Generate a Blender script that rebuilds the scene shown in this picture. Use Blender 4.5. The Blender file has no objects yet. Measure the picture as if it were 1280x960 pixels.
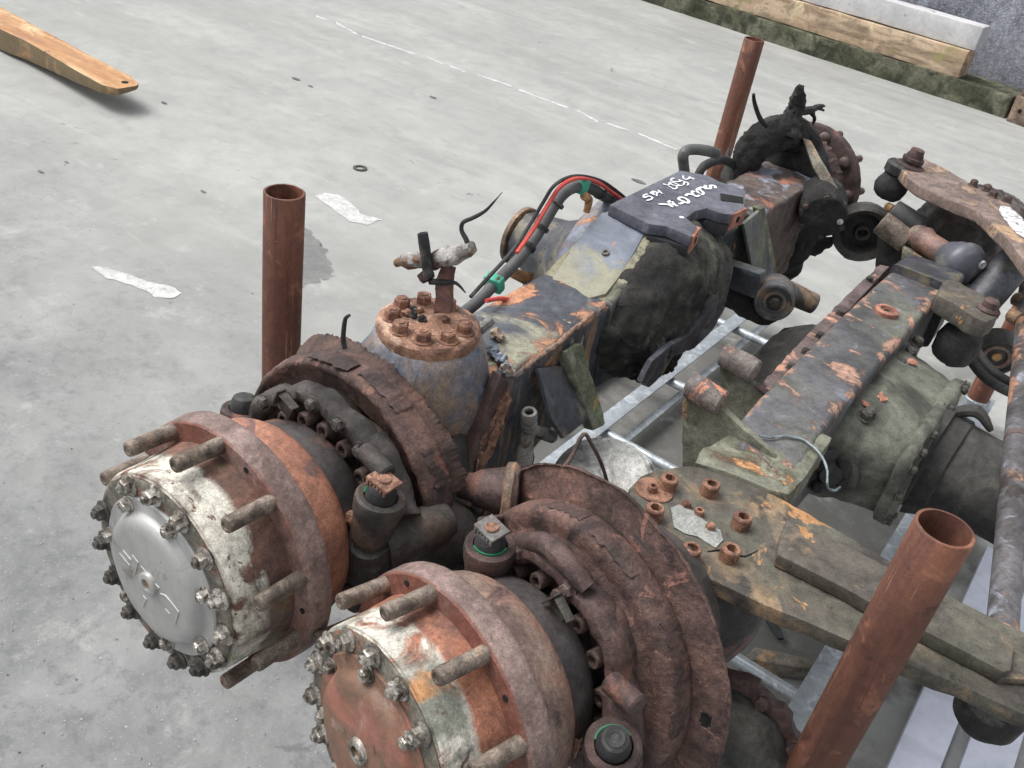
import bpy, bmesh, math, random
import numpy as np
from mathutils import Vector, Matrix, noise as mnoise
random.seed(7); np.random.seed(7)
SC = bpy.context.scene
COL = SC.collection
R_ = math.radians
# ------------------------------------------------------------------ camera
F = 1175.0                                   # focal length in pixels of the 1280 wide photograph
_v = np.array([-326., 1764., F]); _dn = _v/np.linalg.norm(_v)
_fw = np.array([0, 0, 1.]); _Y = _fw-_dn*(_fw@_dn); _Y /= np.linalg.norm(_Y)
_Z = -_dn; _X = np.cross(_Y, _Z); _R = np.array([_X, _Y, _Z])
_t = R_(90-59.3)
_Q = np.array([[math.cos(_t), -math.sin(_t), 0], [math.sin(_t), math.cos(_t), 0], [0, 0, 1]])
RW = _Q@_R
CAM = np.array([0, 0, 1.75])
cam = bpy.data.cameras.new('camera'); camo = bpy.data.objects.new('camera', cam); COL.objects.link(camo)
cam.sensor_width = 36; cam.lens = F/1280*36; cam.clip_start = .05; cam.clip_end = 500
camo.matrix_world = Matrix(((RW[0, 0], -RW[0, 1], -RW[0, 2], 0), (RW[1, 0], -RW[1, 1], -RW[1, 2], 0),
                            (RW[2, 0], -RW[2, 1], -RW[2, 2], 1.75), (0, 0, 0, 1)))
SC.camera = camo
# ------------------------------------------------------------------ sky, sun, exposure
SUN_EL, SUN_AZ = R_(58), math.atan2(-.28, -.9)      # direction the light comes from (angle from +X)
w = bpy.data.worlds.new('World'); SC.world = w; w.use_nodes = True
nt = w.node_tree; nt.nodes.clear()
sky = nt.nodes.new('ShaderNodeTexSky'); sky.sky_type = 'NISHITA'; sky.sun_disc = False
sky.sun_elevation = SUN_EL; sky.sun_rotation = math.pi/2-SUN_AZ
sky.air_density = 1.0; sky.dust_density = 4.0; sky.ozone_density = 1.0
hs = nt.nodes.new('ShaderNodeHueSaturation'); hs.inputs['Saturation'].default_value = .12   # overcast: nearly colourless
bg = nt.nodes.new('ShaderNodeBackground'); bg.inputs['Strength'].default_value = .15
wo = nt.nodes.new('ShaderNodeOutputWorld')
nt.links.new(sky.outputs[0], hs.inputs['Color']); nt.links.new(hs.outputs[0], bg.inputs['Color']); nt.links.new(bg.outputs[0], wo.inputs[0])
sl = bpy.data.lights.new('sun', 'SUN'); sl.energy = 1.5; sl.angle = R_(38); sl.color = (1, .965, .92)
so = bpy.data.objects.new('sun', sl); COL.objects.link(so)
_sd = Vector((math.cos(SUN_EL)*math.cos(SUN_AZ), math.cos(SUN_EL)*math.sin(SUN_AZ), math.sin(SUN_EL)))
so.rotation_euler = _sd.to_track_quat('Z', 'Y').to_euler()
SC.view_settings.view_transform = 'Standard'; SC.view_settings.look = 'None'
SC.view_settings.gamma = 1; SC.view_settings.exposure = 0.44
SC.render.engine = 'CYCLES'

# ------------------------------------------------------------------ measuring helper: a sight line met with a plane of the place
def px(u, v, x=None, y=None, z=None):
    r = RW@np.array([u-640, v-480, F])
    if x is not None: t = (x-CAM[0])/r[0]
    elif y is not None: t = (y-CAM[1])/r[1]
    else: t = (z-CAM[2])/r[2]
    return CAM+r*t

# ------------------------------------------------------------------ materials
def L(r, g, b, k=1.0):
    m_ = .3*r+.55*g+.15*b; q_ = .90 if not (g > 1.5*r or r > 2.2*g) else 1
    r, g, b = m_+(r-m_)*q_, m_+(g-m_)*q_, m_+(b-m_)*q_
    f = lambda c: (c/255/12.92 if c/255 <= .04045 else ((c/255+.055)/1.055)**2.4)*k
    return (f(r), f(g), f(b), 1)
def mat(name, c1, c2, scale=8, layers=(), rough=.66, rvar=.15, metal=0, bump=.35, bscale=60, bdist=.002, stretch=None, coarse=.4):
    m = bpy.data.materials.new(name); m.use_nodes = True; N = m.node_tree.nodes; K = m.node_tree.links
    N.clear(); out = N.new('ShaderNodeOutputMaterial'); P = N.new('ShaderNodeBsdfPrincipled'); K.new(P.outputs[0], out.inputs[0])
    tc = N.new('ShaderNodeTexCoord'); oi = N.new('ShaderNodeObjectInfo')
    ad = N.new('ShaderNodeVectorMath'); ad.operation = 'ADD'
    mu = N.new('ShaderNodeVectorMath'); mu.operation = 'SCALE'; mu.inputs[0].default_value = (7, 5, 9); K.new(oi.outputs['Random'], mu.inputs['Scale'])
    K.new(tc.outputs['Object'], ad.inputs[0]); K.new(mu.outputs[0], ad.inputs[1]); V = ad.outputs[0]
    def nz(sc, det=6, dist=.4, rgh=.6, st=None):
        n = N.new('ShaderNodeTexNoise'); n.inputs['Scale'].default_value = sc; n.inputs['Detail'].default_value = det
        n.inputs['Distortion'].default_value = dist; n.inputs['Roughness'].default_value = rgh
        if st:
            mp = N.new('ShaderNodeMapping'); mp.inputs['Scale'].default_value = st; K.new(V, mp.inputs[0]); K.new(mp.outputs[0], n.inputs['Vector'])
        else: K.new(V, n.inputs['Vector'])
        return n.outputs['Fac']
    def rng(s, a, b, lo=0, hi=1):
        r = N.new('ShaderNodeMapRange'); r.inputs[1].default_value = a; r.inputs[2].default_value = b; r.inputs[3].default_value = lo; r.inputs[4].default_value = hi
        K.new(s, r.inputs[0]); return r.outputs[0]
    def mth(op, a, b):
        q = N.new('ShaderNodeMath'); q.operation = op
        for i, s in enumerate((a, b)):
            if isinstance(s, (int, float)): q.inputs[i].default_value = s
            else: K.new(s, q.inputs[i])
        return q.outputs[0]
    def mix(f, a, b):
        q = N.new('ShaderNodeMix'); q.data_type = 'RGBA'; K.new(f, q.inputs[0])
        for i, s in ((6, a), (7, b)):
            if isinstance(s, tuple): q.inputs[i].default_value = s
            else: K.new(s, q.inputs[i])
        return q.outputs[2]
    base = nz(scale, 8, .6, .65, stretch)
    kk = (1.06, .86) if coarse > .25 else (1, 1)
    col = mix(rng(base, .41, .59), tuple(min(1, x*kk[0]) for x in c1[:3])+(1,), tuple(x*kk[1] for x in c2[:3])+(1,))
    fine = nz(scale*9, 5, 0, .7)
    height = None
    LL = []
    for l in layers:                      # chipped paint gets a ring of rust bleed round it
        if l.get('h', 0) < 0: LL.append(dict(l, h=0, thr=l['thr']-.022, soft=.022, col=L(104, 78, 66), amt=.7))
        LL.append(l)
    for l in LL:
        f = rng(nz(l.get('scale', 10), l.get('det', 8), l.get('dist', .8), l.get('rgh', .62), l.get('st')), l['thr']-l.get('soft', .02), l['thr']+l.get('soft', .02))
        if 'band' in l:
            ax, lo, hi = l['band']; sx = N.new('ShaderNodeSeparateXYZ'); K.new(tc.outputs['Object'], sx.inputs[0]); s = sx.outputs[ax]
            wob = mth('MULTIPLY', rng(nz(25, 6, .5), 0, 1, -1, 1), l.get('wob', .012)); s = mth('ADD', s, wob)
            e = l.get('edge', .004)
            a = rng(s, lo-e, lo+e); b = rng(s, hi-e, hi+e, 1, 0); f = mth('MULTIPLY', f, mth('MULTIPLY', a, b))
        if 'up' in l:
            g = N.new('ShaderNodeNewGeometry'); sx = N.new('ShaderNodeSeparateXYZ'); K.new(g.outputs['Normal'], sx.inputs[0])
            f = mth('MULTIPLY', f, rng(sx.outputs[2], l['up'][0], l['up'][1]))
        f = mth('MULTIPLY', f, l.get('amt', 1))
        if l.get('h', 0) < 0: f = mth('MULTIPLY', f, rng(nz(90, 6, .5, .75), .36, .46, .35, 1))
        col = mix(f, col, l['col'])
        if l.get('h'):
            hh = mth('MULTIPLY', f, l['h']); height = hh if height is None else mth('ADD', height, hh)
    # fine mottling
    pit = rng(nz(130, 6, .3, .7), .60, .66)
    if coarse > .25: col = mix(mth('MULTIPLY', pit, .45), col, tuple(.5*x for x in c2[:3])+(1,)); col = mix(mth('MULTIPLY', rng(nz(75, 8, .8, .75), .62, .68), .35), col, tuple(min(1, 1.6*x+.02) for x in c1[:3])+(1,))
    grain = nz(420, 3, 0, .75)
    hv = N.new('ShaderNodeHueSaturation'); K.new(col, hv.inputs['Color']); K.new(rng(fine, .3, .7, 1-coarse, 1+coarse*.8), hv.inputs['Value'])
    hv2 = N.new('ShaderNodeHueSaturation'); K.new(hv.outputs[0], hv2.inputs['Color']); K.new(rng(grain, .33, .67, 1-coarse*.7, 1+coarse*.7), hv2.inputs['Value'])
    K.new(hv2.outputs[0], P.inputs['Base Color'])
    K.new(rng(base, .3, .7, rough-rvar, rough+rvar), P.inputs['Roughness']); P.inputs['Metallic'].default_value = metal
    bn = nz(bscale, 8, .2, .7)
    hsum = mth('ADD', bn, mth('MULTIPLY', nz(bscale*.25, 6, .6), 1.2))
    hsum = mth('ADD', hsum, mth('MULTIPLY', grain, .35))
    if height is not None: hsum = mth('ADD', hsum, height)
    bp = N.new('ShaderNodeBump'); bp.inputs['Strength'].default_value = min(1, bump*1.5); bp.inputs['Distance'].default_value = bdist*1.4
    K.new(hsum, bp.inputs['Height']); K.new(bp.outputs[0], P.inputs['Normal'])
    return m
RO, RD, RM = L(168, 98, 72), L(74, 52, 48), L(122, 92, 88)
M = {}
M['rust'] = mat('rust', L(122, 90, 82), L(100, 70, 62), 14, [dict(col=L(150, 92, 70), scale=9, thr=.56, soft=.08), dict(col=L(70, 52, 50), scale=22, thr=.6, soft=.05)], bump=.5)
M['rust_mauve'] = mat('rust_mauve', L(140, 118, 104), L(108, 86, 80), 12, [dict(col=L(150, 112, 96), scale=7, thr=.6, soft=.06), dict(col=L(76, 58, 58), scale=15, thr=.62, soft=.05)], bump=.35)
M['rust_orange'] = mat('rust_orange', L(172, 116, 92), L(146, 98, 80), 10, [dict(col=L(122, 92, 86), scale=7, thr=.59, soft=.03)], bump=.35)
M['rust_flange'] = mat('rust_flange', L(146, 123, 116), L(120, 98, 92), 12, [dict(col=L(124, 74, 60), scale=9, thr=.40, soft=.14, band=(1, -.05, .003), wob=.001, edge=.001),
    dict(col=L(205, 150, 110), scale=13, thr=.69, soft=.02), dict(col=L(84, 62, 60), scale=20, thr=.62, soft=.05, amt=.7)], bump=.4)
M['rust_dark'] = mat('rust_dark', L(92, 70, 66), L(66, 52, 50), 14, [dict(col=L(128, 84, 70), scale=12, thr=.62, soft=.05)], bump=.6)
M['shield'] = mat('shield', L(104, 78, 72), L(72, 54, 50), 14, [dict(col=L(118, 88, 78), scale=6, thr=.57, soft=.05), dict(col=L(150, 104, 90), scale=24, thr=.64, soft=.03), dict(col=L(58, 44, 44), scale=9, thr=.61, soft=.04), dict(col=L(170, 124, 106), scale=40, thr=.7, soft=.02)], bump=1, bscale=90, bdist=.0022)
M['post'] = mat('post', L(130, 80, 60), L(102, 64, 50), 7, [dict(col=L(158, 104, 80), scale=14, thr=.62, soft=.06), dict(col=L(88, 52, 42), scale=9, thr=.56, soft=.07, st=(3, 3, .18)), dict(col=L(176, 128, 100), scale=22, thr=.66, soft=.03, st=(3, 3, .12)), dict(col=L(74, 48, 42), scale=18, thr=.66, soft=.03), dict(col=L(190, 150, 130), scale=60, thr=.74, soft=.02)], bump=.25, stretch=(1, 1, .35), coarse=.22)
M['drum_black'] = mat('drum_black', L(76, 70, 70), L(58, 54, 55), 9, [dict(col=L(120, 84, 70), scale=8, thr=.66, soft=.03)], rough=.6, bump=.2)
M['cast_dark'] = mat('cast_dark', L(74, 68, 64), L(50, 47, 46), 10, [dict(col=L(100, 80, 68), scale=9, thr=.6, soft=.07), dict(col=L(70, 110, 50), scale=14, thr=.73, soft=.03, up=(.3, .8))], bump=.6)
M['mud'] = mat('mud', L(80, 79, 75), L(50, 49, 48), 9, [dict(col=L(128, 127, 112), scale=5, thr=.55, soft=.08, st=(1, 1.6, .6)), dict(col=L(48, 47, 46), scale=9, thr=.44, soft=.08, band=(0, .05, .34), wob=.10, edge=.05, amt=.85), dict(col=L(34, 34, 34), scale=11, thr=.6, soft=.05)], rough=.85, bump=1, bscale=30, bdist=.008)
M['slope'] = mat('slope', L(124, 133, 148), L(102, 110, 125), 5, [dict(col=L(140, 138, 116), scale=9, thr=.40, soft=.10, band=(1, 1.0, 1.475), wob=.05, edge=.006, h=.8), dict(col=L(176, 120, 90), scale=14, thr=.72, soft=.02)], rough=.45, bump=.2, coarse=.2)
M['mud_black'] = mat('mud_black', L(52, 50, 50), L(36, 35, 35), 10, [dict(col=L(78, 76, 72), scale=9, thr=.62, soft=.06)], rough=.85, bump=1, bscale=40, bdist=.006)
M['axle_paint'] = mat('axle_paint', L(114, 120, 136), L(86, 91, 104), 9, [dict(col=L(154, 130, 106), scale=5, thr=.52, soft=.06, amt=.85, rgh=.72), dict(col=L(178, 122, 84), scale=14, thr=.62, soft=.03, h=-.5), dict(col=L(120, 128, 140), scale=24, thr=.64, soft=.05)], rough=.5, bump=.35)
M['beam_paint'] = mat('beam_paint', L(84, 88, 98), L(66, 70, 78), 6, [dict(col=L(150, 148, 128), scale=7, thr=.58, soft=.05, up=(.3, .8)), dict(col=L(150, 118, 84), scale=16, thr=.56, soft=.05, st=(3, 3, .5), up=(.5, .0)), dict(col=L(196, 136, 100), scale=9, thr=.635, soft=.015, h=-.6), dict(col=L(188, 134, 102), scale=14, thr=.53, soft=.02, h=-.5, band=(0, -.685, -.63), wob=.02, rgh=.65, up=(.2, .7)), dict(col=L(190, 184, 158), scale=12, thr=.68, soft=.015)], rough=.55, bump=.5)
M['beam_dusty'] = mat('beam_dusty', L(80, 84, 92), L(62, 66, 72), 6, [dict(col=L(158, 154, 128), scale=6, thr=.44, soft=.07, up=(.2, .8), h=.5), dict(col=L(92, 96, 84), scale=9, thr=.55, soft=.05), dict(col=L(190, 130, 92), scale=13, thr=.67, soft=.015)], rough=.8, bump=.7, bscale=40, bdist=.004)
M['cover_blue'] = mat('cover_blue', L(118, 128, 144), L(98, 107, 122), 5, [dict(col=L(140, 138, 112), scale=6, thr=.66, soft=.04), dict(col=L(176, 120, 90), scale=14, thr=.72, soft=.02)], rough=.45, bump=.15)
M['pad'] = mat('pad', L(100, 102, 114), L(84, 86, 97), 7, [dict(col=L(150, 150, 155), scale=20, thr=.68, soft=.05), dict(col=L(176, 118, 92), scale=12, thr=.72, soft=.02)], rough=.5, bump=.2)
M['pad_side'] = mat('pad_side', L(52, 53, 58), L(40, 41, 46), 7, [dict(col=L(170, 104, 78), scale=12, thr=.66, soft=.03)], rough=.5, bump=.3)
M['rust_lug'] = mat('rust_lug', L(188, 128, 106), L(158, 100, 82), 20, [], bump=.4)
M['beam2'] = mat('beam2', L(100, 100, 104), L(78, 79, 82), 5, [dict(col=L(112, 113, 102), scale=3.5, thr=.62, soft=.08, up=(.2, .8)), dict(col=L(178, 138, 118), scale=13, thr=.61, soft=.016, h=-.7, up=(-.2, .3), st=(.8, 1.2, 1), rgh=.58, dist=.3), dict(col=L(180, 140, 118), scale=16, thr=.545, soft=.02, h=-.5, band=(0, -.256, -.20), wob=.02, rgh=.65, up=(0, .5)), dict(col=L(180, 140, 118), scale=16, thr=.55, soft=.02, h=-.5, band=(0, -.41, -.359), wob=.02, rgh=.65, up=(0, .5)), dict(col=L(120, 122, 100), scale=8, thr=.35, soft=.15, band=(1, -1.5, -.16), wob=.25, edge=.08), dict(col=L(128, 132, 146), scale=15, thr=.64, soft=.04), dict(col=L(66, 72, 56), scale=6, thr=.5, soft=.1, up=(.1, -.3))], rough=.6, bump=.5)
M['bracket'] = mat('bracket', L(128, 128, 112), L(98, 100, 82), 8, [dict(col=L(206, 150, 100), scale=8, thr=.61, soft=.012, h=-.6, up=(-.2, .3)), dict(col=L(156, 152, 132), scale=16, thr=.6, soft=.05), dict(col=L(94, 58, 44), scale=5, thr=.62, soft=.04)], rough=.8, bump=.8, bscale=45)
M['boss'] = mat('boss', L(134, 124, 118), L(108, 98, 94), 14, [dict(col=L(200, 128, 100), scale=14, thr=.6, soft=.02), dict(col=L(150, 152, 160), scale=20, thr=.64, soft=.04)], bump=.5)
M['plate'] = mat('plate', L(94, 88, 80), L(70, 66, 61), 6, [dict(col=L(146, 122, 94), scale=7, thr=.57, soft=.035), dict(col=L(98, 96, 84), scale=4, thr=.55, soft=.07), dict(col=L(190, 138, 88), scale=12, thr=.66, soft=.015), dict(col=L(58, 54, 48), scale=16, thr=.66, soft=.02), dict(col=L(176, 178, 172), scale=9, thr=.735, soft=.01)], rough=.65, bump=.6, bscale=40)
M['bolt_rust'] = mat('bolt_rust', L(160, 116, 92), L(122, 84, 68), 40, [dict(col=L(92, 66, 56), scale=50, thr=.6, soft=.05)], bump=.4)
M['bolt_steel'] = mat('bolt_steel', L(196, 192, 184), L(140, 134, 124), 40, [dict(col=L(96, 88, 78), scale=60, thr=.55, soft=.05)], rough=.4, metal=.55, bump=.2)
M['bolt_dark'] = mat('bolt_dark', L(88, 84, 78), L(64, 60, 56), 40, [], rough=.6, bump=.3)
M['stud'] = mat('stud', L(138, 124, 112), L(104, 90, 80), 35, [dict(col=L(170, 136, 112), scale=20, thr=.63, soft=.05), dict(col=L(84, 76, 70), scale=26, thr=.6, soft=.06)], rough=.55, metal=.25, bump=.3, bscale=200)
M['barrel_white'] = mat('barrel_white', L(132, 92, 74), L(104, 76, 66), 12, [dict(col=L(212, 208, 194), scale=16, thr=.42, soft=.03, band=(1, -.086, -.034), wob=.008, h=.5), dict(col=L(110, 118, 84), scale=10, thr=.6, soft=.06, band=(1, -.09, -.01)), dict(col=L(110, 80, 62), scale=45, thr=.62, soft=.02, band=(1, -.1, -.03)), dict(col=L(104, 88, 80), scale=9, thr=.6, soft=.06)], bump=.4)
M['barrel_worn'] = mat('barrel_worn', L(170, 108, 80), L(132, 90, 76), 12, [dict(col=L(206, 202, 190), scale=14, thr=.42, soft=.04, band=(1, -.09, -.036), wob=.008, h=.5), dict(col=L(130, 132, 120), scale=9, thr=.5, soft=.05, band=(1, -.1, -.04)), dict(col=L(110, 82, 72), scale=40, thr=.63, soft=.03), dict(col=L(196, 140, 92), scale=7, thr=.62, soft=.04)], bump=.4)
M['cover_silver'] = mat('cover_silver', L(178, 178, 176), L(162, 162, 159), 5, [dict(col=L(110, 100, 86), scale=9, thr=.63, soft=.05), dict(col=L(124, 96, 70), scale=60, thr=.69, soft=.02)], rough=.42, rvar=.06, metal=.35, bump=.05, coarse=.07)
M['cover_rust'] = mat('cover_rust', L(132, 96, 76), L(106, 84, 68), 7, [dict(col=L(152, 98, 82), scale=7, thr=.55, soft=.06), dict(col=L(170, 150, 140), scale=8, thr=.68, soft=.05), dict(col=L(90, 58, 46), scale=50, thr=.66, soft=.02)], rough=.55, bump=.2, coarse=.2)
M['ring_grey'] = mat('ring_grey', L(120, 116, 104), L(92, 88, 78), 14, [dict(col=L(150, 98, 70), scale=16, thr=.6, soft=.05), dict(col=L(66, 62, 56), scale=20, thr=.6, soft=.05)], bump=.4)
M['white_cast'] = mat('white_cast', L(222, 222, 218), L(190, 190, 186), 10, [dict(col=L(110, 108, 104), scale=18, thr=.6, soft=.06)], rough=.8, bump=.5)
M['corroded'] = mat('corroded', L(176, 174, 170), L(130, 126, 120), 30, [dict(col=L(124, 92, 72), scale=30, thr=.58, soft=.05)], rough=.8, bump=.9, bscale=120)
M['grey_fitting'] = mat('grey_fitting', L(132, 130, 128), L(108, 105, 102), 20, [dict(col=L(90, 82, 72), scale=25, thr=.6, soft=.05)], rough=.6, bump=.3)
M['hose'] = mat('hose', L(96, 97, 98), L(80, 81, 82), 12, [], rough=.65, bump=.2, coarse=.15)
M['rubber'] = mat('rubber', L(58, 58, 60), L(42, 42, 44), 12, [dict(col=L(90, 88, 84), scale=14, thr=.62, soft=.05)], rough=.7, bump=.3)
M['red'] = mat('red', L(216, 88, 76), L(196, 70, 62), 20, [], rough=.45, bump=.1, coarse=.1)
M['green'] = mat('green', L(70, 176, 150), L(58, 160, 134), 20, [], rough=.5, bump=.1, coarse=.1)
M['green_seal'] = mat('green_seal', L(38, 120, 84), L(30, 100, 70), 20, [], rough=.5, bump=.1, coarse=.1)
M['chalk'] = mat('chalk', L(236, 238, 242), L(220, 222, 228), 60, [], rough=.9, bump=.1, coarse=.08)
M['galv'] = mat('galv', L(176, 184, 190), L(150, 158, 165), 18, [dict(col=L(206, 214, 220), scale=30, thr=.6, soft=.08)], rough=.42, metal=.5, bump=.08, coarse=.1)
M['galv_plate'] = mat('galv_plate', L(196, 200, 216), L(182, 187, 204), 4, [dict(col=L(165, 170, 185), scale=6, thr=.6, soft=.1)], rough=.4, metal=.15, bump=.05, coarse=.06)
M['brass'] = mat('brass', L(176, 140, 84), L(130, 98, 56), 30, [], rough=.5, metal=.3, bump=.2)
M['wire'] = mat('wire', L(150, 165, 170), L(110, 122, 128), 30, [], rough=.5, metal=.3, bump=.2)
M['tube_blue'] = mat('tube_blue', L(104, 102, 106), L(74, 70, 70), 9, [dict(col=L(176, 130, 104), scale=10, thr=.57, soft=.02, h=-.4), dict(col=L(140, 144, 156), scale=14, thr=.63, soft=.03), dict(col=L(60, 52, 50), scale=8, thr=.6, soft=.03)], rough=.5, bump=.4, stretch=(1, 1, .5))
M['casing_green'] = mat('casing_green', L(108, 110, 98), L(82, 84, 72), 5, [dict(col=L(134, 136, 128), scale=6, thr=.62, soft=.07), dict(col=L(60, 60, 56), scale=5, thr=.55, soft=.08)], rough=.7, bump=.4)
M['casing_dark'] = mat('casing_dark', L(66, 65, 63), L(54, 53, 52), 6, [dict(col=L(88, 86, 78), scale=8, thr=.6, soft=.08)], rough=.75, bump=.3)
M['moss_stone'] = mat('moss_stone', L(112, 112, 92), L(82, 86, 64), 4, [dict(col=L(128, 128, 100), scale=5, thr=.6, soft=.06, up=(.3, .8)), dict(col=L(56, 58, 44), scale=7, thr=.55, soft=.07)], rough=.9, bump=.9, bscale=40, bdist=.006)
M['timber_tan'] = mat('timber_tan', L(208, 182, 152), L(184, 156, 126), 4, [dict(col=L(140, 118, 96), scale=5, thr=.57, soft=.06, st=(.3, 2, 2))]+ [dict(col=L(150, 134, 112), scale=8, thr=.6, soft=.05), dict(col=L(216, 196, 160), scale=5, thr=.6, soft=.05), dict(col=L(150, 148, 96), scale=4, thr=.64, soft=.05)], rough=.85, bump=.4, stretch=(.4, 3, 3), coarse=.15)
M['beam_grey'] = mat('beam_grey', L(206, 206, 208), L(186, 186, 189), 3, [dict(col=L(126, 120, 108), scale=7, thr=.66, soft=.03), dict(col=L(176, 160, 120), scale=5, thr=.65, soft=.04, up=(.3, .9))], rough=.8, bump=.3, coarse=.12)
M['wood_orange'] = mat('wood_orange', L(196, 146, 92), L(172, 118, 72), 4, [dict(col=L(160, 112, 80), scale=6, thr=.6, soft=.06, st=(.5, 2, 2)), dict(col=L(218, 184, 138), scale=5, thr=.58, soft=.07, st=(.5, 2, 2)), dict(col=L(116, 98, 68), scale=7, thr=.36, soft=.12, up=(.6, .2)), dict(col=L(120, 84, 62), scale=12, thr=.64, soft=.03)], rough=.6, bump=.2, stretch=(.35, 3.5, 3), coarse=.18)
M['wood_side'] = mat('wood_side', L(150, 122, 82), L(110, 92, 66), 6, [dict(col=L(96, 96, 66), scale=7, thr=.58, soft=.05)], rough=.7, bump=.3, coarse=.2)
M['black'] = mat('black', L(26, 25, 25), L(18, 18, 18), 10, [], rough=.9, bump=.1)
M['wood_grey'] = mat('wood_grey', L(120, 112, 100), L(98, 92, 84), 6, [dict(col=L(176, 140, 100), scale=9, thr=.62, soft=.03)], rough=.85, bump=.4)

# ------------------------------------------------------------------ things and parts
WM = {}                                       # world matrix of each object
def empty(name, loc, label, cat, group=None):
    o = bpy.data.objects.new(name, None); COL.objects.link(o); o.empty_display_size = .05
    o.location = loc; WM[o.name] = Matrix.Translation(Vector(loc)); tag(o, label, cat, group); return o
def tag(o, label=None, cat=None, group=None, kind=None):
    for k, v in (('label', label), ('category', cat), ('group', group), ('kind', kind)):
        if v: o[k] = v
    return o
LASTO = [None]
def put(name, me, parent=None, mtx=None, label=None, kind=None):
    o = bpy.data.objects.new(name, me); COL.objects.link(o)
    W = mtx if mtx is not None else Matrix.Identity(4)
    if parent is not None:
        o.parent = parent; o.matrix_basis = WM[parent.name].inverted()@W
    else: o.matrix_basis = W
    WM[o.name] = W.copy(); LASTO[0] = o
    if label: o['label'] = label
    if kind: o['kind'] = kind
    return o
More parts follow.
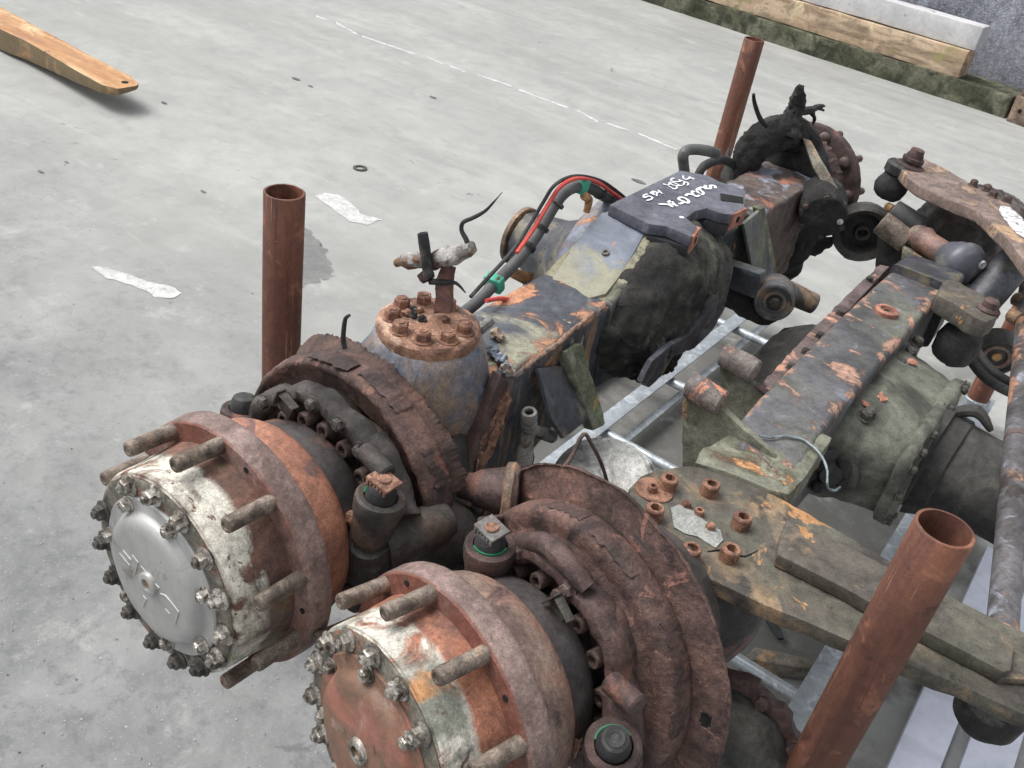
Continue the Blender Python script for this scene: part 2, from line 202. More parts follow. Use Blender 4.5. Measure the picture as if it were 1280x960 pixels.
# ------------------------------------------------------------------ mesh library
def frame_mtx(origin, axis, up=(0, 0, 1)):
    """local Y runs along axis, local Z as near to up as it can"""
    d = Vector(axis).normalized(); u = Vector(up)
    if abs(d.dot(u.normalized())) > .98: u = Vector((1, 0, 0))
    ex = d.cross(u).normalized(); ez = ex.cross(d)
    o = Vector(origin)
    return Matrix(((ex.x, d.x, ez.x, o.x), (ex.y, d.y, ez.y, o.y), (ex.z, d.z, ez.z, o.z), (0, 0, 0, 1)))
class MB:
    def __init__(s): s.v = []; s.f = []
    def add(s, V, Fc, m=None):
        n = len(s.v)
        if m is not None: V = [m@Vector(p) for p in V]
        s.v += [tuple(p) for p in V]; s.f += [tuple(i+n for i in f) for f in Fc]; return s
    def lathe(s, prof, seg=48, a0=0, a1=360, m=None, skip=None, rfun=None, cap=False):
        """prof [(y, r)], turned about local Y; angle from +X towards +Z"""
        full = abs(a1-a0) >= 359.9; n = seg if full else seg+1; V = []; Fc = []
        for i in range(n):
            a = R_(a0+(a1-a0)*i/seg)
            for j, (y, r) in enumerate(prof):
                if rfun: y, r = rfun(math.degrees(a), y, r, j)
                V.append((r*math.cos(a), y, r*math.sin(a)))
        k = len(prof)
        for i in range(seg):
            i2 = (i+1) % n if full else i+1
            for j in range(k-1):
                if skip and skip(a0+(a1-a0)*(i+.5)/seg, (prof[j][0]+prof[j+1][0])/2, (prof[j][1]+prof[j+1][1])/2): continue
                Fc.append((i*k+j, i*k+j+1, i2*k+j+1, i2*k+j))
        return s.add(V, Fc, m)
    def box(s, c, size, m=None, rot=0):
        cx, cy, cz = c; a, b, h = [q/2 for q in size]; V = []
        for sx, sy, sz in ((-1, -1, -1), (1, -1, -1), (1, 1, -1), (-1, 1, -1), (-1, -1, 1), (1, -1, 1), (1, 1, 1), (-1, 1, 1)):
            X, Y = sx*a, sy*b; V.append((cx+X*math.cos(rot)-Y*math.sin(rot), cy+X*math.sin(rot)+Y*math.cos(rot), cz+sz*h))
        return s.add(V, [(3, 2, 1, 0), (4, 5, 6, 7), (0, 1, 5, 4), (1, 2, 6, 5), (2, 3, 7, 6), (3, 0, 4, 7)], m)
    def prism(s, poly, off, m=None):
        """closed polygon of 3-D points pushed by the vector off"""
        P = [Vector(p) for p in poly]; o = Vector(off); n = len(P)
        nrm = Vector((0, 0, 0))
        for i in range(n): nrm += (P[i]-P[0]).cross(P[(i+1) % n]-P[0])
        if nrm.dot(o) > 0: P = P[::-1]
        return s.add(P+[p+o for p in P], [tuple(range(n))]+[tuple(range(2*n-1, n-1, -1))]+[(i, i+n, (i+1) % n+n, (i+1) % n) for i in range(n)], m)
    def loft(s, rings, cap=True, m=None):
        k = len(rings[0]); V = [p for r in rings for p in r]; Fc = []
        for i in range(len(rings)-1):
            for j in range(k):
                j2 = (j+1) % k; Fc.append((i*k+j, i*k+j2, (i+1)*k+j2, (i+1)*k+j))
        if cap: Fc.append(tuple(range(k-1, -1, -1))); Fc.append(tuple((len(rings)-1)*k+j for j in range(k)))
        return s.add(V, Fc, m)
    def tube(s, pts, r, seg=12, smooth=0, cap=True):
        P = [Vector(p) for p in pts]; rr = list(r) if hasattr(r, '__len__') else [r]*len(P)
        if smooth:
            Q = []; q = []
            for i in range(len(P)-1):
                p0, p1, p2, p3 = P[max(i-1, 0)], P[i], P[i+1], P[min(i+2, len(P)-1)]
                for k in range(smooth):
                    t = k/smooth
                    Q.append(.5*((2*p1)+(p2-p0)*t+(2*p0-5*p1+4*p2-p3)*t*t+(-p0+3*p1-3*p2+p3)*t**3)); q.append(rr[i]*(1-t)+rr[i+1]*t)
            Q.append(P[-1]); q.append(rr[-1]); P, rr = Q, q
        rings = []; u = None
        for i, p in enumerate(P):
            d = (P[min(i+1, len(P)-1)]-P[max(i-1, 0)]).normalized()
            if u is None: u = d.orthogonal().normalized()
            u = (u-d*u.dot(d)).normalized(); v = d.cross(u)
            rings.append([p+(u*math.cos(2*math.pi*k/seg)+v*math.sin(2*math.pi*k/seg))*rr[i] for k in range(seg)])
        return s.loft(rings, cap)
    def rod(s, a, b, r, seg=16, ch=0, r2=None):
        """straight cylinder with chamfered ends"""
        a = Vector(a); b = Vector(b); Lh = (b-a).length; ra = r; rb = r if r2 is None else r2
        pr = [(0, 0), (0, ra-ch), (ch, ra), (Lh-ch, rb), (Lh, rb-ch), (Lh, 0)] if ch else [(0, 0), (0, ra), (Lh, rb), (Lh, 0)]
        return s.lathe(pr, seg, m=frame_mtx(a, b-a))
    def build(s, name, material, parent=None, mtx=None, label=None, kind=None, bevel=0, bseg=2, fine=0, amp=0, nsc=20, amp2=0, nsc2=80, angle=35, solid=0, me_only=False, smooth=True):
        me = bpy.data.meshes.new(name); me.from_pydata([tuple(v) for v in s.v], [], s.f)
        bm = bmesh.new(); bm.from_mesh(me)
        bmesh.ops.remove_doubles(bm, verts=bm.verts, dist=1e-5)
        bmesh.ops.recalc_face_normals(bm, faces=bm.faces)
        if solid: bmesh.ops.solidify(bm, geom=bm.faces[:], thickness=solid)
        if bevel:
            es = [e for e in bm.edges if len(e.link_faces) == 2 and e.calc_face_angle(0) > R_(30)]
            bmesh.ops.bevel(bm, geom=es, offset=bevel, segments=bseg, affect='EDGES', profile=.6, clamp_overlap=True)
        if fine:
            bmesh.ops.triangulate(bm, faces=[f for f in bm.faces if len(f.verts) > 4])
            for _ in range(6):
                es = [e for e in bm.edges if e.calc_length() > fine]
                if not es or len(bm.faces) > 60000: break
                bmesh.ops.subdivide_edges(bm, edges=es, cuts=1, use_grid_fill=True)
                bmesh.ops.triangulate(bm, faces=[f for f in bm.faces if len(f.verts) > 4])
        if amp or amp2:
            bm.normal_update(); off = Vector((hash(name) % 7*1.3*0, .37, 1.1))
            for v in bm.verts:
                p = v.co+off
                d = amp*mnoise.fractal(p*nsc, .6, 2.1, 5) if amp else 0
                if amp2: d += amp2*mnoise.noise(p*nsc2)
                v.co += v.normal*d
        bm.to_mesh(me); bm.free()
        me.materials.append(M[material] if isinstance(material, str) else material)
        if smooth:
            me.shade_smooth(); me.set_sharp_from_angle(angle=R_(angle))
        if me_only: return me
        return put(name, me, parent, mtx, label, kind)
def hexpts(r, n=6, a=0): return [(r*math.cos(2*math.pi*i/n+a), r*math.sin(2*math.pi*i/n+a)) for i in range(n)]
_cache = {}
def bolt_mesh(kind, r, h, material):
    """bolts stand along local -Y (head towards -Y), foot at y = 0"""
    key = (kind, round(r, 4), round(h, 4), material)
    if key in _cache: return _cache[key]
    b = MB()
    if kind == 'hex':                        # washer, hexagon head with a chamfered crown
        b.lathe([(0, r*1.28), (-h*.12, r*1.3), (-h*.18, r*1.2), (-h*.18, 0)], 20)
        rings = []
        for y, k in ((-h*.17, 1), (-h*.85, 1), (-h, .84)): rings.append([(x*k, y, z*k) for x, z in hexpts(r)])
        b.loft(rings); b.lathe([(-h*.99, r*.55), (-h*1.1, r*.5), (-h*1.1, 0)], 10)
    elif kind == 'flange':                   # flange bolt with a small stub end showing
        b.lathe([(0, r*1.35), (-h*.15, r*1.35), (-h*.3, r*1.05), (-h*.3, 0)], 20)
        rings = []
        for y, k in ((-h*.25, 1), (-h*.8, 1), (-h*.95, .85)): rings.append([(x*k, y, z*k) for x, z in hexpts(r)])
        b.loft(rings); b.lathe([(-h*.9, r*.5), (-h*1.25, r*.5), (-h*1.3, r*.4), (-h*1.3, r*.22), (-h*1.2, 0)], 12)
    elif kind == 'socket':                   # cap screw with a hexagonal well
        b.lathe([(0, r), (-h*.9, r), (-h, r*.88), (-h, r*.62)], 20)
        ri = r*.6; H = hexpts(ri)
        n0 = len(b.v); b.v += [(x, -h, z) for x, z in H]+[(x, -h*.35, z) for x, z in H]
        for i in range(6): b.f.append((n0+i, n0+(i+1) % 6, n0+6+(i+1) % 6, n0+6+i))
        b.f.append(tuple(n0+6+i for i in range(6)))
        m = 20; n1 = len(b.v); b.v += [(r*.62*math.cos(2*math.pi*i/18), -h*1.0005, r*.62*math.sin(2*math.pi*i/18)) for i in range(18)]
        for i in range(18):
            a, c = int(i/3), int(((i+1) % 18)/3)
            b.f.append((n1+i, n1+(i+1) % 18, n0+c, n0+a) if a != c else (n1+i, n1+(i+1) % 18, n0+a))
    elif kind == 'dome':
        b.lathe([(0, r), (-h*.5, r), (-h*.85, r*.75), (-h, r*.35), (-h, 0)], 18)
    me = b.build('bolt', material, me_only=True, bevel=0, amp=r*.03, nsc=200, angle=30)
    _cache[key] = me; return me
def bolt(name, kind, r, h, material, parent, origin, axis, spin=0, label=None):
    """axis points INTO the surface; the head stands the other way"""
    m = frame_mtx(origin, axis)@Matrix.Rotation(spin, 4, 'Y')
    return put(name, bolt_mesh(kind, r, h, material), parent, m, label)
def text_strokes(paths, r, closed=False):
    b = MB()
    for p in paths: b.tube(p, r, 6, 0)
    return b
def ribbon(b, pts, wdt, nrm, th=.0006):
    """flat painted stroke of the given width lying on a surface with normal nrm"""
    P = [Vector(p) for p in pts]; n = Vector(nrm).normalized(); Lf, Rt = [], []
    for i, p in enumerate(P):
        d = (P[min(i+1, len(P)-1)]-P[max(i-1, 0)]).normalized(); s = n.cross(d)*wdt/2*(1+.25*mnoise.noise(p*160))
        Lf.append(p+s+n*th); Rt.append(p-s+n*th)
    V = Lf+Rt; k = len(P)
    b.add(V, [(i, i+1, k+i+1, k+i) for i in range(k-1)])
def smooth_pts(P, n=5):
    P = [Vector(p) for p in P]; Q = []
    for i in range(len(P)-1):
        p0, p1, p2, p3 = P[max(i-1, 0)], P[i], P[i+1], P[min(i+2, len(P)-1)]
        for k in range(n):
            t = k/n; Q.append(.5*((2*p1)+(p2-p0)*t+(2*p0-5*p1+4*p2-p3)*t*t+(-p0+3*p1-3*p2+p3)*t**3))
    Q.append(P[-1]); return Q

# ================================================================== THE PLACE
# ground: one big concrete sheet
G = lambda r, g_, b_: L(r, g_, b_-3, .76)
def ground_mat():
    m = bpy.data.materials.new('yard_concrete'); m.use_nodes = True; N = m.node_tree.nodes; K = m.node_tree.links
    P = N['Principled BSDF']; tc = N.new('ShaderNodeTexCoord')
    def nz(sc, det=8, st=(1, 1, 1), dist=.3, rg=.6, rot=0):
        mp = N.new('ShaderNodeMapping'); mp.inputs['Scale'].default_value = st; mp.inputs['Rotation'].default_value[2] = rot
        n = N.new('ShaderNodeTexNoise'); n.inputs['Scale'].default_value = sc; n.inputs['Detail'].default_value = det; n.inputs['Distortion'].default_value = dist; n.inputs['Roughness'].default_value = rg
        K.new(tc.outputs['Object'], mp.inputs[0]); K.new(mp.outputs[0], n.inputs['Vector']); return n.outputs['Fac']
    def rng(s, a, b, lo=0, hi=1):
        r = N.new('ShaderNodeMapRange'); r.inputs[1].default_value = a; r.inputs[2].default_value = b; r.inputs[3].default_value = lo; r.inputs[4].default_value = hi; K.new(s, r.inputs[0]); return r.outputs[0]
    def mix(f, a, b):
        q = N.new('ShaderNodeMix'); q.data_type = 'RGBA'; K.new(f, q.inputs[0])
        for i, s in ((6, a), (7, b)):
            if isinstance(s, tuple): q.inputs[i].default_value = s
            else: K.new(s, q.inputs[i])
        return q.outputs[2]
    def mul(a, b):
        q = N.new('ShaderNodeMath'); q.operation = 'MULTIPLY'
        for i, s in enumerate((a, b)):
            if isinstance(s, (int, float)): q.inputs[i].default_value = s
            else: K.new(s, q.inputs[i])
        return q.outputs[0]
    c = mix(rng(nz(1.3, 10), .35, .68), G(178, 179, 179), G(195, 196, 195))
    c = mix(mul(rng(nz(4.5, 10, rg=.7), .42, .7), .5), c, G(158, 160, 161))
    c = mix(mul(rng(nz(2.2, 10, (.4, 1.4, 1), .7), .5, .72), .35), c, G(150, 152, 153))          # wheel drag streaks
    c = mix(mul(rng(nz(.55, 8, (.25, 1.6, 1), .6), .5, .64), .5), c, G(156, 157, 156))
    c = mix(mul(rng(nz(1.1, 9, (.35, 1.5, 1), .9), .54, .66), .25), c, G(142, 143, 142))
    c = mix(mul(rng(nz(1.7, 9, (.35, 1.5, 1), .9), .56, .68), .28), c, G(212, 212, 208))            # broad damp bands
    c = mix(mul(rng(nz(3, 9, (.5, 2, 1), 1.2), .62, .68), .35), c, G(206, 206, 203))
    # worn, darker and rougher concrete close to the camera (left of the axles)
    sx = N.new('ShaderNodeSeparateXYZ'); K.new(tc.outputs['Object'], sx.inputs[0])
    wob = rng(nz(1.5, 8), .3, .7, -.6, .6); q = N.new('ShaderNodeMath'); q.operation = 'ADD'; K.new(sx.outputs[1], q.inputs[0]); K.new(wob, q.inputs[1])
    near = rng(q.outputs[0], .6, 2.4, 1, 0)
    c = mix(mul(near, .9), c, mix(rng(nz(3.2, 12, rg=.72), .4, .6), G(120, 122, 127), G(154, 156, 160)))
    c = mix(mul(mul(near, rng(nz(16, 12, rg=.8), .5, .62)), .6), c, G(104, 107, 110))
    sp = rng(nz(140, 3, rg=.8), .62, .7); c = mix(mul(sp, rng(q.outputs[0], .2, 2.6, .8, .12)), c, G(214, 216, 216))
    sp2 = rng(nz(90, 4, rg=.8), .36, .28); c = mix(mul(sp2, rng(q.outputs[0], .2, 2.6, .55, .2)), c, G(116, 118, 122))
    # dark ground under the axles: damp concrete plus their shade, painted into the colour
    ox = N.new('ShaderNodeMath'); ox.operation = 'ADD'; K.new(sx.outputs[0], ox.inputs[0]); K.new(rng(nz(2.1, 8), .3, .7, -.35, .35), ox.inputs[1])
    damp_shade_x = mul(rng(ox.outputs[0], -1.75, -1.3), rng(ox.outputs[0], -.05, .12, 1, 0)); damp_shade_y = mul(rng(q.outputs[0], 1.1, 1.7), rng(q.outputs[0], 3.0, 3.9, 1, 0))
    c = mix(mul(mul(damp_shade_x, damp_shade_y), .85), c, G(92, 91, 89))
    c = mix(mul(rng(nz(9, 12, rg=.75), .5, .62), .30), c, G(160, 161, 162))
    c = mix(mul(rng(nz(6, 12, rg=.75), .57, .66), .35), c, G(210, 211, 210))
    c = mix(mul(rng(nz(2.4, 12, (1, 1, 1), 2.5, .7), .66, .7), .75), c, G(112, 114, 116))         # dark spots
    K.new(c, P.inputs['Base Color']); P.inputs['Roughness'].default_value = .8
    b = N.new('ShaderNodeBump'); b.inputs['Strength'].default_value = .35; b.inputs['Distance'].default_value = .003; K.new(nz(60, 10, rg=.75), b.inputs['Height']); K.new(b.outputs[0], P.inputs['Normal'])
    return m
g = MB(); g.add([(-60, -60, 0), (60, -60, 0), (60, 60, 0), (-60, 60, 0)], [(0, 1, 2, 3)])
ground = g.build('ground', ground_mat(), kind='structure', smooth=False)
M['mark'] = mat('mark', L(214, 215, 214), L(200, 201, 200), 20, [dict(col=L(180, 181, 181), scale=26, thr=.56, soft=.06, rgh=.75)], rough=.8, bump=.1, coarse=.06)
M['line'] = mat('line', L(232, 233, 232), L(220, 221, 220), 30, [dict(col=L(206, 207, 206), scale=22, thr=.52, soft=.05)], rough=.8, bump=.1, coarse=.06)
M['patch_grey'] = mat('patch_grey', L(120, 122, 122), L(128, 130, 130), 6, [], rough=.7, bump=.1, coarse=.1)
M['wet'] = mat('wet', L(128, 130, 130), L(142, 144, 144), 6, [], rough=.7, bump=.1, coarse=.1)
def worn(m, lo, hi, a, b, sc=28):
    N = m.node_tree.nodes; K = m.node_tree.links; tc = N.new('ShaderNodeTexCoord'); n = N.new('ShaderNodeTexNoise'); n.inputs['Scale'].default_value = sc; n.inputs['Detail'].default_value = 10; n.inputs['Roughness'].default_value = .75
    K.new(tc.outputs['Object'], n.inputs['Vector']); r = N.new('ShaderNodeMapRange'); r.inputs[1].default_value = lo; r.inputs[2].default_value = hi; r.inputs[3].default_value = a; r.inputs[4].default_value = b
    K.new(n.outputs['Fac'], r.inputs[0]); P = [x for x in N if x.type == 'BSDF_PRINCIPLED'][0]; K.new(r.outputs[0], P.inputs['Alpha'])
worn(M['mark'], .30, .52, .45, .9, 18); worn(M['line'], .35, .55, .35, .8, 10); worn(M['patch_grey'], .3, .6, .15, .6, 12)
def flat(name, material, pts, z=.002, parent=None, jag=.0, n=6):
    P = [px(u, v, z=z) for u, v in pts]; Q = []
    for i in range(len(P)):
        a, b = P[i], P[(i+1) % len(P)]
        for k in range(n):
            p = a+(b-a)*k/n; p = p+np.array([mnoise.noise(Vector(p)*30), mnoise.noise(Vector(p)*30+Vector((9, 9, 9))), 0])*jag; Q.append((p[0], p[1], z))
    b = MB(); b.add(Q, [tuple(range(len(Q)))]); bm = b.build(name, material, parent, smooth=False); return bm
for pts in ([(114, 334), (128, 333), (160, 343), (185, 352), (212, 357), (228, 366), (218, 372), (196, 372), (185, 365), (160, 355), (135, 348)],
            [(393, 245), (405, 241), (424, 243), (440, 255), (452, 268), (478, 274), (458, 281), (436, 276), (418, 262)]):
    flat('floor_marking', 'mark', pts, parent=ground, jag=.008, n=10)
flat('dark_patch', 'patch_grey', [(383, 284), (398, 300), (412, 325), (416, 346), (398, 350), (384, 358), (372, 352), (372, 290)], .002, ground, .03, 14)  # uneven patch, darker than the concrete round it
line = [(395, 20, 412, 26), (420, 28, 448, 44), (452, 45, 520, 68), (534, 71, 553, 80), (562, 82, 582, 90), (596, 93, 640, 108), (648, 112, 710, 135), (722, 138, 748, 153), (758, 154, 786, 163), (798, 167, 846, 187)]
for a, b_, c_, d in line:
    n = Vector((a-c_, b_-d, 0)).normalized(); ox, oy = -n.y*.9, n.x*.9
    flat('painted_line', 'line', [(a-ox, b_-oy), (c_-ox, d-oy), (c_+ox, d+oy), (a+ox, b_+oy)], .002, ground, .012)
# small dark things stuck to the concrete
def debris(u, v, r, name='oil_spot'):
    c = px(u, v, z=0); b = MB(); V = [(c[0]+r*(1+.35*mnoise.noise(Vector((i*1.7, u, v))))*1.5*math.cos(i*math.pi/6), c[1]+r*.7*math.sin(i*math.pi/6)*(1+.35*mnoise.noise(Vector((i, v, u)))), .0035) for i in range(12)]
    b.add(V, [tuple(range(12))]); b.build(name, 'oil', ground, smooth=False)
M['oil'] = mat('oil', L(118, 118, 117), L(100, 100, 99), 20, [], rough=.7, bump=.2)
for u, v, r in ((370, 99, .022), (388, 108, .014), (254, 240, .010), (51, 215, .012), (83, 203, .009), (541, 122, .018), (798, 227, .03), (205, 129, .015), (1008, 770, .006), (1024, 790, .005), (1012, 858, .006)):
    debris(u, v, r)
c = px(450, 211, z=0)
wsh = MB().lathe([(0, .02), (.006, .02), (.006, .034), (0, .034), (0, .02)], 24, m=frame_mtx((c[0], c[1], .001), (0, 0, 1))).build('washer', 'bolt_dark')
tag(wsh, 'small dark steel ring lying alone on the concrete beyond the rusty left post', 'washer')

# the mossy kerb, the wall behind it and the two long beams lying on it
KA = [px(u, v, z=0) for u, v in ((800, 0), (1255, 148))]
kd = Vector(KA[1]-KA[0]).normalized(); kn = Vector((-kd.y, kd.x, 0))
if kn.y < 0: kn = -kn
K0 = Vector(KA[1]); K1 = K0-kd*14
def kbox(name, s0, s1, n0, n1, z0, z1, material, parent=None, bevel=.01, fine=0, amp=0, base=None, **kw):
    b = MB(); P = []
    for s_, n_ in ((s0, n0), (s1, n0), (s1, n1), (s0, n1)): q = K0-kd*s_+kn*n_; P.append((q.x, q.y, z0))
    b.prism(P, (0, 0, z1-z0)); return b.build(name, material, parent, bevel=bevel, fine=fine, amp=amp, nsc=8, amp2=amp*.4, nsc2=40, **kw)
kerb = kbox('mossy_kerb', 0, 12, 0, .30, -.05, .17, 'moss_stone', bevel=.02, fine=.09, amp=.014)
tag(kerb, 'low dark concrete kerb green with moss along the foot of the grey wall', 'kerb', kind='structure')
kbox('kerb_footing', -.0, 12, .28, .62, -.05, .13, 'moss_stone', kerb, bevel=.01, fine=.12, amp=.01)
# rough grey wall
M['wall'] = mat('wall', L(178, 181, 196), L(150, 154, 170), 2.5, [dict(col=L(216, 219, 230), scale=90, thr=.58, soft=.04), dict(col=L(116, 119, 132), scale=70, thr=.62, soft=.04)], rough=.85, bump=.7, bscale=60, bdist=.008)
wl = kbox('rough_wall', -3.5, 12, .62, .95, -.05, 3.2, 'wall', bevel=.01)
tag(wl, 'blue grey rough rendered wall rising behind the mossy kerb', 'wall', kind='structure')
def s_of(u, v, z=None, n=None):
    if z is not None: q = Vector(px(u, v, z=z))
    return (K0-q).dot(kd), (q-K0).dot(kn)

tb = kbox('timber_beam', .46, 9.5, .03, .24, .172, .385, 'timber_tan', bevel=.012, fine=.09, amp=.006)
tag(tb, 'long tan sleeper beam lying on the mossy kerb under the grey one', 'beam')
gb = kbox('concrete_beam', .43, 9.5, .07, .26, .392, .575, 'beam_grey', bevel=.014, fine=.09, amp=.004)
tag(gb, 'long pale grey beam stacked on top of the tan beam by the wall', 'beam')
# rusty block with bolt holes past the end of the kerb
M['rust_fl3'] = mat('rust_fl3', L(150, 128, 108), L(112, 96, 84), 12, [dict(col=L(92, 72, 64), scale=7, thr=.56, soft=.05)], bump=.5)
rb = empty('rusty_block', tuple(K0+kd*.12), 'rusty tan steel block with bolt holes standing past the end of the mossy kerb', 'block')
b = MB(); P = []
for s_, n_ in ((-.03, -.06), (-.40, -.10), (-.40, .25), (-.03, .25)): q = K0-kd*s_+kn*n_; P.append((q.x, q.y, 0))
b.prism(P, (0, 0, .20)); b.build('block_body', 'rust_fl3', rb, bevel=.012, fine=.06, amp=.006)
b = MB(); P = []
for s_, n_ in ((-.05, -.04), (-.35, -.06), (-.35, .2), (-.05, .2)): q = K0-kd*s_+kn*n_; P.append((q.x, q.y, .2))
b.prism(P, (0, 0, .17)); b.build('upper_block', 'rust', rb, bevel=.012, fine=.06, amp=.006)
for s_, z_ in ((-.10, .10), (-.16, .29), (-.3, .12)):
    q = K0-kd*s_+kn*(-.07 if z_ < .2 else -.045); MB().rod(q-kn*.004, q+kn*.004+Vector((0, 0, 0)), .016, 12).build('bolt_hole', 'black', rb, mtx=Matrix.Translation((0, 0, z_)))
# tapered plank at the upper left
pk = empty('tapered_plank', tuple(px(140, 105, z=0)), 'orange brown tapered wooden plank with a bolt hole near its clipped tip', 'plank')
top = [(-60, -30), (0, 8), (35, 27), (90, 57), (130, 78), (163, 95), (173, 104), (171, 107), (147, 111), (128, 106), (95, 88), (60, 67), (30, 50), (0, 36), (-60, 4)]
b = MB(); T = []; B = []
for u, v in top:
    t = max(0, min(1, (170-u)/200)); p = px(u, v, z=.125+.01*t); T.append(tuple(p)); B.append((p[0], p[1], .105-.09*min(1, t*1.25)))
n = len(T); b.add(T+B, [tuple(range(n)), tuple(range(2*n-1, n-1, -1))]+[(i, i+n, (i+1) % n+n, (i+1) % n) for i in range(n)])
b.build('plank_body', 'wood_orange', pk, bevel=.004, fine=.05, amp=.002)
c = px(156, 103, z=.126); MB().rod((c[0], c[1], .115), (c[0], c[1], .1285), .017, 16).build('bolt_hole', 'black', pk)
# timber offcut on the ground under the axles, seen below the steering arm plate
pts = [px(u, v, z=.05) for u, v in ((944, 808), (1030, 826), (1026, 836), (985, 832), (930, 822))]
wo_ = MB().prism([(p[0], p[1], .004) for p in pts], (0, 0, .045)).build('wood_offcut', 'wood_grey', bevel=.004, fine=.03, amp=.002)
tag(wo_, 'small grey wood offcut lying on the ground near the big rusty post', 'offcut')
lf = MB().add([tuple(px(u, v, z=.012)) for u, v in ((958, 768), (966, 775), (976, 790), (979, 800), (972, 800), (965, 788), (957, 778))], [tuple(range(7))]).build('dark_scrap', 'rubber', solid=.008)
tag(lf, 'dark curled scrap lying on the ground beside the wood offcut', 'scrap')

# ================================================================== the stillage: four rusty posts in a galvanised base
rack = empty('stillage_rack', (-.55, 2.1, 0), 'low galvanised steel stillage with four upright rusty tube posts around the axles', 'rack')
POST = dict(A=(-1.150, 1.061), B=(-1.244, 3.294), C=(.006, 1.047), D=(-.088, 3.28))
def post_mesh():
    b = MB(); r, ri, h = .036, .0315, 1.0; pr = [(0, r), (.3, r), (.6, r), (.8, r), (h-.001, r), (h, r-.001), (h, ri), (h-.003, ri), (.5, ri), (0, ri), (0, r)]
    b.lathe(pr, 40, m=frame_mtx((0, 0, 0), (0, 0, 1), (0, 1, 0)))
    return b.build('post', 'post', me_only=True, amp=.0006, nsc=30, angle=50)
pm = post_mesh()
for k, (x_, y_) in POST.items():
    put('post', pm, rack, Matrix.Translation((x_, y_, .073))@Matrix.Rotation(random.random()*6, 4, 'Z'))
    b = MB().rod((x_, y_, .03), (x_, y_, .17), .044, 28, .002); b.build('post_socket', 'galv', rack)
for y_ in (1.648, 2.172, 2.60, 3.13): MB().rod((-1.20, y_, .1), (.0, y_, .1), .0155, 20).build('cross_tube', 'galv', rack)
for x0, x1, z_ in ((-.975, -.925, .126), (-.905, -.880, .06), (-.095, -.035, .126), (-1.2, -1.15, .05)):
    b = MB(); b.box(((x0+x1)/2, 2.28, z_), (x1-x0, 2.24, .005)); b.box((x0+.002, 2.28, z_-.016), (.004, 2.24, .03)); b.build('base_rail', 'galv', rack, bevel=.0008)
for x0, x1 in ((.135, .228), (.262, .36)):
    b = MB(); b.box(((x0+x1)/2, 1.78, .08), (x1-x0, 1.62, .006)); b.box((x0+.003, 1.78, .055), (.005, 1.62, .05)); b.box((x1-.003, 1.78, .055), (.005, 1.62, .05)); b.build('floor_plate', 'galv_plate', rack, bevel=.001)
MB().box((.245, 1.78, .03), (.05, 1.6, .05)).build('slot_bar', 'wet', rack)

